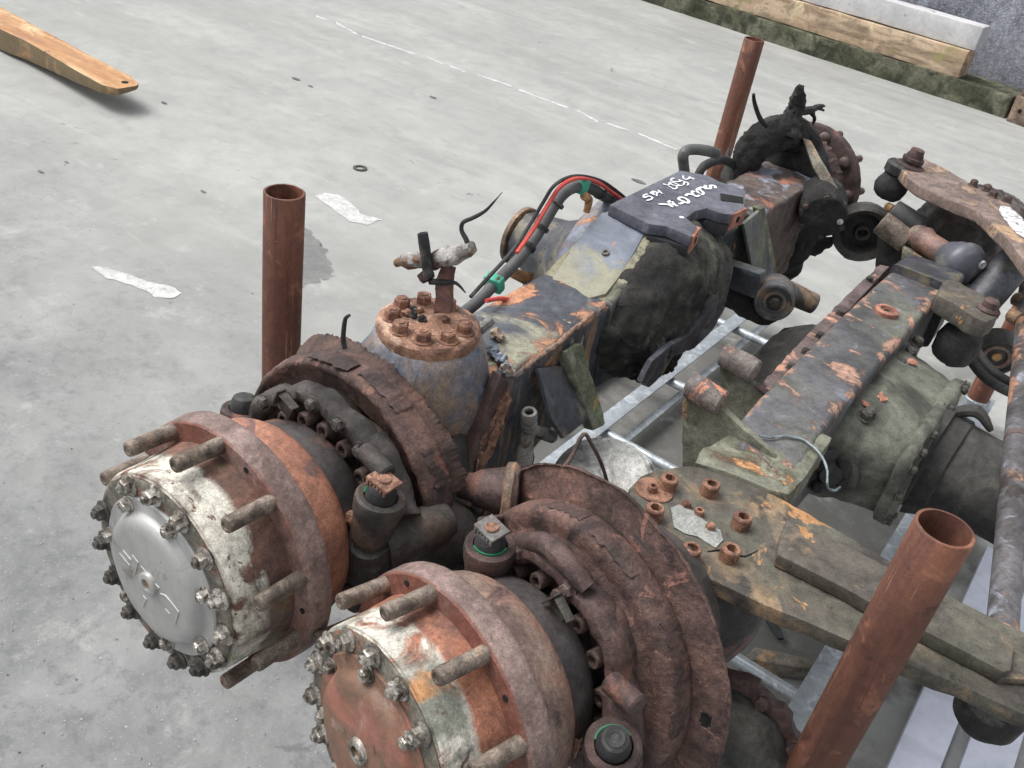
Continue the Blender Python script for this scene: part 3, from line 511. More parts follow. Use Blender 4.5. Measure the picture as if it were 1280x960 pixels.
# ================================================================== WHEEL ENDS
def hub(T, c, az, el, phase, look, nring=15, ring0=167, small0=178):
    d = Vector((math.sin(az)*math.cos(el), math.cos(az)*math.cos(el), math.sin(el)))
    H = frame_mtx(c, d)
    W = lambda x, s, z: H@Vector((x, s, z))
    D3 = H.to_3x3()
    near = look == 'silver'
    # flange with its ten studs
    def part(name, prof, material, seg=96, amp=.0007, nsc=25, **kw):
        return MB().lathe(prof, seg, **{k: v for k, v in kw.items() if k in ('a0', 'a1', 'skip', 'rfun')}).build(name, material, T, H, **dict(dict(amp=amp, nsc=nsc, angle=42), **{k: v for k, v in kw.items() if k not in ('a0', 'a1', 'skip', 'rfun')}))
    fl_ = part('wheel_flange', [(.036, .150), (.0, .149), (.0, .160), (.0, .172), (0, .177), (.003, .180), (.010, .1812), (.020, .182), (.030, .1828), (.036, .1815), (.039, .178), (.040, .160)], 'rust_flange', 120)
    for k in range(10):
        a = phase-k*R_(36); x, z = .1675*math.cos(a), .1675*math.sin(a)
        put('wheel_stud', STUD, fl_, H@Matrix.Translation((x, 0, z))@Matrix.Rotation(k*1.3, 4, 'Y'))
    for k in range(5):                          # small tapped holes between the studs
        a = phase-R_(18)-k*R_(72); x, z = .166*math.cos(a), .166*math.sin(a)
        MB().rod((x, -.0012, z), (x, .004, z), .0042, 12).build('tapped_hole', 'black', fl_, H)
    part('hub_barrel', [(.004, .1515), (-.004, .151), (-.012, .1495), (-.030, .148), (-.034, .1465), (-.060, .1452), (-.0625, .1445), (-.064, .1452), (-.080, .144), (-.0835, .1425), (-.084, .139), (-.0855, .1385), (-.0855, .10)], 'barrel_white' if near else 'barrel_worn', 110, .0006)
    # bolt ring with scalloped lugs, then the cover
    lug = lambda a, y, r, j: (y, r+(.0035*max(0, math.cos(R_(a-ring0)*nring))**1.5 if j in (1, 2, 3) else 0))
    br_ = part('bolt_ring', [(-.085, .132), (-.085, .1365), (-.087, .1375), (-.0885, .136), (-.0895, .132), (-.0895, .09)], 'ring_grey', 180, .0005, rfun=lug)
    for k in range(nring):
        a = R_(ring0-k*360/nring); r = .1285
        if near and k in (1,): continue
        bolt('ring_bolt', 'flange', .0112, .0135, 'bolt_steel' if 2 <= k <= 8 or not near else 'bolt_dark', br_, W(r*math.cos(a), -.0895, r*math.sin(a)), D3@Vector((0, 1, 0)), random.random()*6)
    ec_ = part('end_cover', [(-.0890, .113), (-.0915, .113), (-.0935, .111), (-.0935, .0955), (-.0950, .0935), (-.099, .0915), (-.1035, .0880), (-.1065, .082), (-.1075, .073), (-.1075, .03), (-.1075, 0)], 'cover_silver' if near else 'cover_rust', 96, .0004)
    for k in range(7):
        a = R_(small0-k*360/7); bolt('cover_bolt', 'hex', .0088, .0115, 'bolt_steel', ec_, W(.1035*math.cos(a), -.0935, .1035*math.sin(a)), D3@Vector((0, 1, 0)), random.random()*6)
    part('filler_plug', [(-.1065, .0175), (-.112, .0165), (-.1135, .0145), (-.1132, .0085), (-.108, .008)], 'cover_silver' if near else 'bolt_steel', 32, .0002)
    part('plug_socket', [(-.1082, .0082), (-.1092, .0078), (-.1082, 0)], 'brass', 6, 0)
    # brake drum / hub neck behind the flange
    part('brake_drum', [(.036, .158), (.048, .1585), (.060, .1575), (.075, .156), (.090, .152), (.102, .145), (.110, .137), (.113, .130), (.113, .11)], 'rust_orange' if near else 'rust_mauve', 110, .0007)
    part('hub_neck', [(.111, .133), (.125, .1325), (.145, .129), (.157, .123), (.166, .114), (.174, .106), (.186, .100), (.21, .098)], 'drum_black', 96, .0008)
    # carrier plate: an uneven cast ring with cap screws
    lump = lambda a, y, r, j: (y+.003*math.sin(R_(a)*5), r*(1+.035*math.sin(R_(a)*7+1)+.02*math.sin(R_(a)*13)) if r > .13 else r)
    cr_ = part('carrier_ring', [(.205, .100), (.194, .101), (.190, .108), (.190, .126), (.184, .134), (.180, .146), (.184, .156), (.196, .160), (.214, .158), (.222, .150)], 'cast_dark' if near else 'rust_dark', 120, .003, rfun=lump)
    for a_ in (151, 128, 106, 87, 67, 45, 21, 0, -25, 175, 200, 225):
        a = R_(a_); bolt('cap_screw', 'socket', .0125, .027, 'rust_scr', cr_, W(.1215*math.cos(a), .193, .1215*math.sin(a)), D3@Vector((0, 1, 0)), random.random()*6)
    return H, W, D3, part, ec_
M['rust_scr'] = mat('rust_scr', L(104, 84, 78), L(80, 62, 58), 40, [], bump=.4)
def stud_mesh():
    b = MB(); Ls = .068; pr = [(.01, .0112), (-.018, .0112), (-.0195, .0104)]
    y = -.0195
    while y > -Ls+.004: pr += [(y-.0007, .0109), (y-.0014, .0103)]; y -= .0014
    pr += [(-Ls+.001, .0100), (-Ls, .0086), (-Ls, .006), (-Ls+.0015, .0052), (-Ls+.0015, 0)]
    b.lathe(pr, 24); return b.build('wheel_stud', 'stud', me_only=True, angle=40)
STUD = stud_mesh()
def adjuster(T, H, x, s, z, look, up=(0, 0, 1), body=True):
    """brake adjuster: cast housing, collar, rubber cap, green seal, toothed plate"""
    m = H@frame_mtx((x, s, z), up, (0, 1, 0))
    T = MB().lathe([(-.075, .0), (-.075, .022), (-.06, .030), (-.03, .031), (-.018, .034), (.0, .0355), (.006, .034), (.008, .0305), (.007, .0235), (.002, .0225)], 40).build('adjuster_housing', 'cast_dark' if look == 'a' else 'rust_dark', T, m, amp=.0012, nsc=30)
    MB().lathe([(.003, .0235), (.0095, .0238), (.0095, .0215), (.006, .021)], 36, *((-40, 100) if look != 'b' else (150, 290))).build('green_seal', 'green_seal', T, m)
    MB().lathe([(.002, .0215), (.010, .0212), (.020, .019), (.026, .0165), (.028, .013), (.028, 0)], 32).build('rubber_cap', 'rubber', T, m, amp=.0004)
    if look != 'c':
        b = MB(); w_ = .019
        b.prism([(-w_, .029, -w_*.8), (w_, .031, -w_*.8), (w_, .034, w_*.8), (-w_, .032, w_*.8)], (0, .004, 0))
        for k in range(6): b.box((-w_+.004+k*.0062, .026, -w_*.8+.002), (.0036, .008, .004))
        b.build('toothed_plate', 'bolt_rust' if look == 'a' else 'grey_fitting', T, m, bevel=.0006, amp=.0004)
        MB().lathe([(.036, .010), (.038, .009), (.0375, .006), (.0365, 0)], 18).build('plate_boss', 'bolt_rust', T, m)

# ================================================================== AXLE 1 (the left one, silver hub cover)
A1 = empty('truck_axle', (-.74, 1.7, 0), 'left steering axle with the silver hub cover, its mud caked differential under a painted pad', 'axle', 'scrap truck axles in the stillage')
H1, W1, D1, part1, EC1 = hub(A1, (-.7657, .6034, .8102), .0314, -.0428, 2.8498, 'silver')
# raised lettering on the silver cover (D A F, read from lower right to upper left)
def on_cover(Hm, u, v, s):
    Hi = Hm.inverted(); o = Hi@Vector(CAM); dr = Hi.to_3x3()@Vector(RW@np.array([u-640, v-480, F])); t = (s-o.y)/dr.y; return o+dr*t
z2 = lambda a, b: (a/5.65+125, b/5.65+640)
M['cover_letter'] = mat('cover_letter', L(206, 206, 204), L(190, 190, 188), 20, [], rough=.3, metal=.4, bump=.05, coarse=.06)
strokes = [[(140, 290), (212, 378)], [(165, 270), (220, 338)], [(230, 302), (268, 352), (245, 440)], [(292, 380), (334, 434)], [(330, 452), (366, 492)],
           [(370, 478), (415, 532), (356, 580)], [(306, 588), (326, 612), (303, 668)], [(428, 576), (462, 588), (500, 630), (555, 702), (530, 790)], [(462, 680), (494, 720)]]
for st in strokes:
    P = [on_cover(H1, *z2(*p), -.1078) for p in st]
    MB().tube(P, .0011, 6, 0).build('raised_letter', 'cover_letter', EC1, H1, amp=0)
M['torn_dark'] = mat('torn_dark', L(84, 60, 52), L(60, 44, 40), 14, [dict(col=L(120, 84, 70), scale=12, thr=.64, soft=.05)], bump=.8)
# dust shield: rolled rim, and the torn, flaking sheet behind it
part1('dust_shield', [(.222, .150), (.222, .170), (.214, .182), (.206, .190), (.207, .1965), (.214, .200), (.226, .202), (.240, .202), (.252, .200), (.258, .196), (.258, .17)], 'shield', 150, .003, 26, amp2=.0012, nsc2=90, angle=70)
re_ = lambda a: float(np.interp(a, [20, 40, 63, 97, 129, 165], [.208, .206, .194, .203, .222, .205]))
torn = lambda a, y, r, j: (y+.0005*j+(j > 3)*(.006*mnoise.noise(Vector((a*.45, 3, 0)))+.005*mnoise.noise(Vector((a*.12, 3, 8)))), .196+(re_(a)-.196)*j/4+(j > 3)*(.005*mnoise.noise(Vector((a*.16, 7, 0)))+.003*mnoise.noise(Vector((a*.8, 17, 0)))))
b = MB().lathe([(.250, .193), (.257, .197), (.264, .201), (.271, .205), (.278, .209)], 300, 22, 160, rfun=torn); b.build('torn_shield_edge', 'torn_dark', A1, H1, solid=.0022, amp=.0008, nsc=60, amp2=.0006, nsc2=160)
for a0, a1, y0 in ((62, 86, .236), (90, 112, .226), (28, 44, .24)):           # peeled flakes
    fl = lambda a, y, r, j: (y+.006*mnoise.noise(Vector((a*.35, j, y0))), r+.0018+.002*mnoise.noise(Vector((a*.5, j, 4))))
    MB().lathe([(y0-.018, .2015), (y0-.006, .2035), (y0+.006, .2035), (y0+.016, .2005)], 40, a0, a1, rfun=fl).build('rust_flake', 'rust_dark', A1, H1, solid=.0014, amp=.001, nsc=120)
b = MB().tube([Vector(px(u, v, y=.86)) for u, v in ((431, 436), (429, 424), (430, 410), (432, 398), (437, 394))], [.004, .004, .0035, .003, .002], 8, 3); b.build('twisted_wire_stub', 'rubber', A1, amp=.0006)
# caliper carrier arc standing in front of the shield, with its lugs, clip and hexagon plugs
arc = lambda a, y, r, j: (y, r*(1+.02*math.sin(R_(a)*8)+.015*math.sin(R_(a)*17)))
part1('carrier_arc', [(.200, .138), (.180, .139), (.170, .144), (.166, .152), (.168, .162), (.178, .170), (.196, .171), (.206, .162), (.206, .14)], 'cast_dark', 90, .003, a0=38, a1=172, rfun=arc)
for a_ in (138, 118, 96, 76, 58):
    a = R_(a_); bolt('arc_bolt', 'hex', .010, .010, 'bolt_dark', A1, W1(.156*math.cos(a), .168, .156*math.sin(a)), D1@Vector((0, 1, 0)))
b = MB(); b.box((0, -.004, 0), (.026, .003, .034)); b.box((-.0145, -.010, .006), (.003, .016, .030)); b.box((.004, -.010, .017), (.030, .014, .002))
b.build('bent_clip', 'bolt_dark', A1, H1@Matrix.Translation((-.052, .156, .140))@Matrix.Rotation(.35, 4, 'Y'), bevel=.0008)
MB().rod(W1(.098, .155, .150), W1(.150, .150, .140), .014, 18, .003).build('lug', 'cast_dark', A1, amp=.001)
b = MB().tube([W1(.085, .185, .14), W1(.125, .18, .120), W1(.15, .175, .09), W1(.17, .165, .07)], [.026, .022, .024, .03], 14, 4); b.build('carrier_arm', 'cast_dark', A1, amp=.003, nsc=30)
adjuster(A1, H1, .155, .135, .108, 'a', (.05, .05, 1))
b = MB(); b.tube([W1(.155, .125, .045), W1(.15, .135, .02), W1(.148, .14, -.02), W1(.15, .15, -.05)], [.030, .040, .038, .026], 20, 4)
b.tube([W1(.165, .145, .03), W1(.185, .19, .04), W1(.195, .235, .045)], [.036, .034, .03], 18, 4); b.build('brake_housing', 'cast_dark', A1, amp=.004, nsc=22, amp2=.001, nsc2=100)
bolt('housing_bolt', 'hex', .010, .012, 'bolt_rust', A1, W1(.122, .125, .060), D1@Vector((.9, .5, 0)))
MB().rod(W1(.152, .10, -.055), W1(.155, .145, -.055), .022, 24, .003).build('piston_cap', 'cast_dark', A1, amp=.001)
adjuster(A1, H1, -.172, .175, .052, 'c', (-.1, .1, 1))
MB().lathe([(.195, .10), (.215, .135), (.25, .15), (.30, .152), (.36, .14), (.42, .12), (.46, .10)], 72, 185, 400).build('knuckle_body', 'cast_dark', A1, H1, amp=.004, nsc=18)
b = MB(); b.tube([W1(.15, .22, .03), W1(.19, .25, .0), W1(.20, .30, -.04)], [.05, .055, .05], 20, 4); b.build('knuckle_arm', 'cast_dark', A1, amp=.004, nsc=24)
# steering head: bulging casting up to the bolted round cover
hc = Vector((-.748, .985, 0))
def ell(z, rx, ry, cx=0, cy=0, n=40, pw=1.0):
    R0 = []
    for i in range(n):
        a = 2*math.pi*i/n; c_, s_ = math.cos(a), math.sin(a)
        R0.append((hc.x+cx+rx*math.copysign(abs(c_)**pw, c_), hc.y+cy+ry*math.copysign(abs(s_)**pw, s_), z))
    return R0
b = MB(); b.loft([ell(.60, .07, .07), ell(.66, .100, .11, -.02), ell(.74, .122, .135, -.02), ell(.82, .126, .140, -.022), ell(.88, .122, .135, -.018), ell(.93, .110, .120, -.010), ell(.965, .098, .104, -.004), ell(.990, .088, .09), ell(1.004, .083, .084), ell(1.010, .078, .079)])
b.build('steering_head', 'axle_paint', A1, fine=.02, amp=.004, nsc=14, amp2=.0008, nsc2=90, angle=60)
M['cover_rusty'] = mat('cover_rusty', L(170, 126, 100), L(130, 92, 76), 22, [dict(col=L(206, 172, 146), scale=18, thr=.6, soft=.05), dict(col=L(92, 68, 58), scale=20, thr=.6, soft=.04)], bump=.7)
HC = MB().lathe([(1.000, .0765), (1.003, .079), (1.012, .0805), (1.024, .0795), (1.028, .076), (1.029, .05), (1.029, 0)], 64, m=frame_mtx((hc.x, hc.y, 0), (0, 0, 1), (0, 1, 0))).build('head_cover', 'cover_rusty', A1, amp=.0014, nsc=50, amp2=.0008, nsc2=160)
for k in range(9):
    a = R_(20+k*40)
    if k == 1: continue
    bolt('cover_screw', 'hex', .0125, .017, 'bolt_rust', HC, hc+Vector((.056*math.cos(a), .056*math.sin(a), 1.028)), (0, 0, -1), random.random()*6)
for k in range(7):                                    # crumbs of flaked metal and grease on the cover
    a = random.random()*6; r = random.uniform(.008, .045); p = hc+Vector((r*math.cos(a), r*math.sin(a), 1.031))
    MB().lathe([(-.004, 0), (-.003, .006), (.002, .007), (.006, .003), (.006, 0)], 9, m=frame_mtx(p, (random.random()-.5, random.random()-.5, 1))).build('debris_crumb', random.choice(['corroded', 'rubber', 'bolt_rust']), A1, fine=.004, amp=.003, nsc=180)
# standing bracket with the valve, hose stub and snapped cable
Y0 = lambda u, v, y=1.0: Vector(px(u, v, y=y))
b = MB(); p0, p1, p2 = Y0(552, 392), Y0(549, 345), Y0(556, 330); b.prism([Y0(542, 392), Y0(562, 392), Y0(563, 350), Y0(566, 336), Y0(552, 330), Y0(545, 350)], (.0, .009, 0)); b.build('valve_bracket', 'rust', A1, bevel=.001, fine=.01, amp=.0012, nsc=60)
b = MB().tube([Y0(497, 328), Y0(502, 326), Y0(510, 327), Y0(524, 325), Y0(533, 327), Y0(541, 328)], [.005, .0075, .0125, .0125, .010, .008], 16, 3); b.build('valve_body', 'corroded', A1, amp=.003, nsc=90)
MB().rod(Y0(495, 329), Y0(502, 327), .0065, 12, .001).build('valve_tip', 'brass', A1)
b = MB().tube([Y0(541, 327), Y0(552, 322), Y0(566, 320), Y0(578, 314), Y0(590, 310)], [.010, .013, .0145, .012, .009], 16, 3); b.build('valve_body', 'corroded', A1, amp=.003, nsc=80)
MB().rod(Y0(541, 318), Y0(551, 331), .015, 20, .002).build('valve_collar', 'rust_dark', A1, amp=.001)
MB().lathe([(0, .0105), (.006, .0125), (.014, .012), (.015, .008)], 20, m=frame_mtx(Y0(536, 350), Y0(530, 340)-Y0(536, 350))).build('hose_clamp', 'rust_dark', A1, amp=.0006)
MB().lathe([(0, .0085), (.05, .0085), (.066, .008), (.066, .005), (.06, .0045)], 18, m=frame_mtx(Y0(536, 346, .98), Y0(526, 276, .98)-Y0(536, 346, .98))).build('hose_stub', 'rubber', A1, amp=.0012, nsc=40)
MB().tube([Y0(586, 312), Y0(583, 300), Y0(577, 288), Y0(579, 278), Y0(592, 272), Y0(606, 264), Y0(616, 254), Y0(628, 240)], [.0048, .0040, .0035, .0032, .0028, .0024, .0018, .0008], 8, 4).build('snapped_cable', 'rubber', A1, amp=.0005)
MB().tube([Y0(538, 352), Y0(555, 353), Y0(570, 354), Y0(582, 366)], [.005, .0045, .003, .001], 8, 4).build('torn_strap', 'rubber', A1, amp=.001)
# axle beam with the raised centre housing
def sec(y, x0, x1, z0, z1, c=.012):
    P = []
    for (cx, cz, a0) in ((x1-c, z1-c, 0), (x0+c, z1-c, 90), (x0+c, z0+c, 180), (x1-c, z0+c, 270)):
        for k in range(4): a = R_(a0+k*30); P.append((cx+c*math.cos(a), y, cz+c*math.sin(a)))
    return P
b = MB(); b.loft([sec(1.03, -.820, -.655, .66, .935), sec(1.20, -.818, -.652, .70, .940), sec(1.36, -.812, -.655, .76, .950), sec(1.42, -.812, -.656, .76, .955)])
b.build('axle_beam', 'beam_paint', A1, fine=.03, amp=.0025, nsc=10, amp2=.0006, nsc2=70, angle=50)
b = MB(); b.loft([sec(1.40, -.812, -.650, .76, .953), sec(1.50, -.806, -.655, .74, 1.000), sec(1.60, -.800, -.69, .70, 1.043), sec(1.85, -.800, -.68, .70, 1.043), sec(1.96, -.806, -.66, .72, 1.0), sec(2.06, -.812, -.655, .74, .955)])
b.build('centre_housing', 'beam_dusty', A1, fine=.03, amp=.003, nsc=10, amp2=.0008, nsc2=60, angle=50)
b = MB(); b.loft([sec(2.03, -.812, -.655, .72, .953), sec(2.2, -.815, -.655, .70, .945), sec(2.50, -.82, -.66, .66, .94)])
b.build('axle_beam', 'far_beam', A1, fine=.03, amp=.006, nsc=18, amp2=.002, nsc2=60, angle=50) if 'far_beam' in M else None
M['far_beam'] = mat('far_beam', L(112, 98, 92), L(84, 74, 70), 7, [dict(col=L(150, 156, 172), scale=14, thr=.57, soft=.04, up=(.3, .8)), dict(col=L(178, 112, 88), scale=9, thr=.6, soft=.05), dict(col=L(120, 124, 104), scale=5, thr=.56, soft=.06, up=(.2, -.2))], rough=.8, bump=1, bscale=40, bdist=.005)
b.build('axle_beam', 'far_beam', A1, fine=.03, amp=.006, nsc=18, amp2=.002, nsc2=60, angle=50)
# smooth blue grey sheet on the slope before the pad
def onz(u, v, z, dz=0): p = px(u, v, z=z); return Vector((p[0], p[1], z+dz))
sl = lambda u, v: (lambda p: Vector((p[0], p[1], p[2])))(min((px(u, v, z=zz) for zz in np.linspace(.9, 1.08, 60)), key=lambda p: abs(p[2]-(.955+(p[1]-1.41)*.47+.0035))))
b = MB(); b.prism([sl(697, 338), sl(716, 311), sl(737, 282), sl(752, 267), sl(775, 263), sl(811, 283), sl(795, 312), sl(776, 344), sl(757, 368), sl(735, 374), sl(700, 374), sl(684, 358)], (0, 0, -.008)); b.build('slope_sheet', 'slope', A1, mtx=Matrix.Translation((0, 0, .002)), bevel=.002, fine=.02, amp=.0012, nsc=30)
c = sl(757, 317); bolt('breather_ring', 'socket', .0075, .005, 'grey_fitting', A1, c+Vector((0, 0, .0)), (0, .4, -1))
# left shoulder casting running to the pinion
b = MB(); b.tube([Vector(px(672, 375, x=-.83)), Vector(px(700, 350, x=-.84)), Vector(px(735, 300, x=-.85)), Vector(px(770, 262, x=-.85))], [.018, .03, .042, .04], 18, 5); b.build('housing_shoulder', 'axle_paint', A1, amp=.003, nsc=16)
b = MB(); b.tube([Vector(px(660, 360, x=-.84)), Vector(px(675, 362, x=-.83)), Vector(px(690, 365, x=-.81))], [.016, .02, .022], 14, 4); b.build('housing_foot', 'axle_paint', A1, amp=.002)
PN = frame_mtx((-1.055, 1.68, .855), (1, 0, -.03))
M['pinion_paint'] = mat('pinion_paint', L(72, 74, 82), L(58, 60, 66), 7, [dict(col=L(120, 112, 92), scale=8, thr=.58, soft=.05), dict(col=L(94, 98, 108), scale=16, thr=.62, soft=.05)], rough=.45, bump=.25)
MB().lathe([(.018, 0), (.018, .05), (.018, .062), (.045, .066), (.075, .072), (.11, .078), (.15, .10), (.2, .13), (.26, .16), (.30, .18)], 60).build('pinion_housing', 'pinion_paint', A1, PN, amp=.003, nsc=14)
M['rust_fl2'] = mat('rust_fl2', L(150, 122, 98), L(104, 88, 76), 14, [dict(col=L(184, 140, 100), scale=12, thr=.6, soft=.05), dict(col=L(70, 62, 58), scale=20, thr=.58, soft=.05)], bump=.5)
MB().lathe([(0, 0), (0, .030), (.001, .066), (.003, .069), (.012, .069), (.014, .066), (.014, 0)], 60).build('pinion_flange', 'rust_fl2', A1, PN, amp=.0006)
for k in range(4):
    a = R_(20+k*90); MB().rod((.052*math.cos(a), .0125, .052*math.sin(a)), (.052*math.cos(a), .0152, .052*math.sin(a)), .0045, 12).build('flange_hole', 'black', A1, PN)
MB().lathe([(.014, .046), (.03, .052), (.032, .058), (.05, .058)], 48).build('seal_ring', 'ring_grey', A1, PN, amp=.0008)
# differential bulge on the right, thick with dried mud
BG = frame_mtx((-.81, 1.64, .885), (1, .0, 0))
mudf = lambda a, y, r, j: (y, r*1.10/math.sqrt(math.cos(R_(a))**2+(math.sin(R_(a))/.60)**2)*(1+.05*math.sin(R_(a)*3+y*20)+.05*mnoise.noise(Vector((a*.02, y*14, 2)))))
MB().lathe([(.112, 0), (.112, .20), (.125, .225), (.14, .230), (.16, .228), (.18, .215), (.20, .195), (.215, .17), (.232, .13), (.245, .08), (.252, .03), (.252, 0)], 110, rfun=mudf).build('differential_bulge', 'mud', A1, BG, fine=.014, amp=.010, nsc=13, amp2=.003, nsc2=48, angle=80)
for a_, rr, yy in ((285, .20, .19), (305, .20, .20), (322, .20, .18), (334, .17, .20), (300, .15, .22), (345, .15, .215), (352, .2, .17)):
    a = R_(a_); c = BG@Vector((rr*math.cos(a), yy, .62*rr*math.sin(a)))
    MB().lathe([(-.028, 0), (-.024, .016), (-.005, .032), (.016, .030), (.027, .014), (.029, 0)], 26, m=frame_mtx(c, (.5, .3, 1))).build('mud_clod', 'mud_black', A1, fine=.008, amp=.016, nsc=26, amp2=.003, nsc2=110, angle=80)
b = MB(); b.prism([Vector(px(u, v, x=-.555)) for u, v in ((892, 368), (907, 384), (890, 415), (868, 436), (842, 446), (828, 470), (812, 486), (802, 478), (815, 452), (838, 432), (862, 418), (880, 396))], (-.012, 0, 0)); b.build('casing_lip', 'pinion_paint', A1, bevel=.002, fine=.02, amp=.003, nsc=30)
MB().box((-.72, 1.13, .55), (.16, .18, .34)).build('spring_seat', 'casing_dark', A1, bevel=.02, fine=.03, amp=.006, nsc=14)
# the pad with chalk writing and two drilled lugs
ZP = 1.058
pp = [(762, 256), (812, 280), (835, 283), (864, 296), (872, 284), (858, 272), (868, 264), (884, 260), (899, 266), (914, 268), (930, 260), (932, 238), (898, 226), (885, 219), (850, 213), (815, 230)]
P = [onz(u, v, ZP) for u, v in pp]
PAD = MB().prism(P, (0, 0, -.022)).build('mounting_pad', 'pad', A1, bevel=.0018, fine=.025, amp=.0008, nsc=20)
b = MB(); Q = [onz(u, v, ZP, -.0235) for u, v in ((812, 280), (864, 296), (872, 284), (852, 268), (830, 262))]; b.prism(Q, (0, 0, -.022)); b.build('pad_arm', 'pad_side', A1, bevel=.002)
b = MB(); Q = [onz(u, v, ZP, -.0235) for u, v in ((884, 262), (914, 268), (931, 258), (932, 238), (905, 232))]; b.prism(Q, (0, 0, -.026)); b.build('pad_arm', 'pad_side', A1, bevel=.002)
def lug(u0, v0, u1, v1, th=.036):
    a, b_ = onz(u0, v0, ZP-.001), onz(u1, v1, ZP-.001); dv = (b_-a); nn = Vector((dv.y, -dv.x, 0)).normalized()
    if nn.x < 0: nn = -nn
    B_ = MB(); B_.prism([a-nn*.012, b_-nn*.012, b_+nn*.006, a+nn*.006], (0, 0, -th)); B_.build('drilled_lug', 'rust_lug', A1, bevel=.0015, amp=.0006)
    c = (a+b_)/2+nn*.0055+Vector((0, 0, -th/2)); MB().rod(c, c+nn*.0015, .0068, 16).build('lug_hole', 'black', A1)
lug(864, 295, 873, 283); lug(913, 267, 931, 259)
MB().prism([onz(u, v, ZP, .0005) for u, v in ((900, 242), (929, 247), (929, 255), (901, 251))], (0, 0, .0006)).build('pad_recess', 'black', PAD)
z3 = lambda a, b_: (a/10.667+790, b_/10.667+205)
chalk = [  # big number
 [(1105, 330), (1108, 305), (1080, 292), (1040, 300), (1050, 325), (1020, 340), (985, 322), (975, 290)], [(985, 300), (960, 320), (990, 345)], [(958, 330), (920, 318), (895, 340), (930, 372), (950, 400), (925, 418)], [(900, 330), (862, 352), (880, 390), (905, 395)],
 [(900, 425), (860, 440), (815, 420), (795, 385), (820, 375), (790, 365)], [(800, 420), (745, 408), (712, 435)], [(755, 500), (740, 530), (690, 510), (620, 480), (640, 455), (700, 462), (755, 500)], [(690, 510), (655, 535), (620, 540)],
 [(605, 572), (560, 545), (530, 500), (560, 490), (500, 505), (480, 525)], [(545, 585), (470, 550), (350, 545)], [(470, 552), (510, 545), (560, 560)],
 # second row
 [(820, 215), (795, 195), (760, 200), (720, 215), (685, 205), (680, 165)], [(750, 205), (770, 180)], [(735, 295), (748, 265), (700, 245), (640, 225)], [(700, 250), (680, 290)], [(620, 215), (640, 240), (560, 245), (520, 230), (530, 205), (565, 200)],
 [(670, 300), (620, 290), (560, 262), (500, 255), (530, 285), (600, 300), (650, 300)], [(500, 262), (480, 290), (410, 275)], [(600, 325), (560, 345), (520, 322), (480, 300)], [(600, 325), (590, 305)],
 [(400, 408), (370, 380), (345, 358)], [(372, 384), (330, 395), (325, 440)], [(330, 395), (285, 375), (240, 405)], [(285, 378), (275, 420), (300, 415)], [(190, 500), (255, 480), (265, 455), (215, 440), (165, 462), (150, 450), (160, 425), (205, 412)]]
for i, st in enumerate(chalk):
    b = MB(); ribbon(b, smooth_pts([onz(*z3(*p), ZP, .0010+i*.00003) for p in st]), .0062 if i < 11 else .0040, (0, 0, 1)); b.build('chalk_stroke', 'chalk', PAD, smooth=False)
c = onz(852, 272, ZP); MB().rod(c, c+Vector((0, 0, .0012)), .005, 14).build('paint_dot', 'chalk', PAD)
# brackets, gussets and plates on the near half of the beam
b = MB(); b.prism([Vector(px(673, 460, x=-.645)), Vector(px(709, 456, x=-.642)), Vector(px(742, 518, x=-.575)), Vector(px(706, 548, x=-.565)), Vector(px(690, 524, x=-.59))], (-.008, 0, -.006)); b.build('gusset_plate', 'pinion_paint', A1, bevel=.001, fine=.02, amp=.0008)
M['mossy_metal'] = mat('mossy_metal', L(138, 140, 122), L(102, 106, 86), 14, [dict(col=L(98, 120, 72), scale=12, thr=.6, soft=.06), dict(col=L(170, 130, 84), scale=12, thr=.64, soft=.03)], rough=.9, bump=1, bscale=80)
b = MB(); b.prism([Vector(px(708, 440, x=-.640)), Vector(px(727, 428, x=-.636)), Vector(px(758, 530, x=-.56)), Vector(px(742, 538, x=-.56))], (-.02, 0, -.01)); b.build('gusset_rib', 'mossy_metal', A1, bevel=.002, fine=.012, amp=.003, nsc=60)
b = MB(); b.prism([Vector(px(626, 470, x=-.640)), Vector(px(636, 478, x=-.640)), Vector(px(615, 548, x=-.628)), Vector(px(590, 592, x=-.62)), Vector(px(583, 588, x=-.62)), Vector(px(606, 520, x=-.63))], (-.02, .004, 0)); b.build('rusty_edge_plate', 'rust_dark', A1, bevel=.0015, fine=.012, amp=.002, nsc=60)
b = MB(); b.prism([Vector(px(600, 552, x=-.626)), Vector(px(636, 486, x=-.634)), Vector(px(640, 500, x=-.634)), Vector(px(610, 580, x=-.625)), Vector(px(592, 600, x=-.62))], (-.02, .004, 0)); b.build('corroded_seam', 'bolt_rust', A1, fine=.008, amp=.005, nsc=70, amp2=.002, nsc2=200)
for u, v, m_ in ((626, 449, 'cover_blue'), (634, 462, 'corroded'), (615, 440, 'cover_blue'), (622, 420, 'axle_paint')):
    c = onz(u, v, .945); MB().lathe([(-.006, 0), (-.004, .012), (.003, .014), (.009, .006), (.009, 0)], 12, m=frame_mtx(c, (.2, .3, 1))).build('peeled_lump', m_, A1, fine=.005, amp=.006, nsc=90)
M['rust_tab2'] = mat('rust_tab2', L(150, 116, 94), L(104, 88, 80), 14, [dict(col=L(84, 86, 92), scale=12, thr=.55, soft=.05)], bump=.6)
MB().tube([onz(642, 472, .942), onz(672, 448, .943), onz(700, 428, .945), onz(716, 412, .95), onz(760, 380, .958)], .004, 10, 6).build('weld_bead', 'rust_tab2', A1, fine=.006, amp=.003, nsc=90)
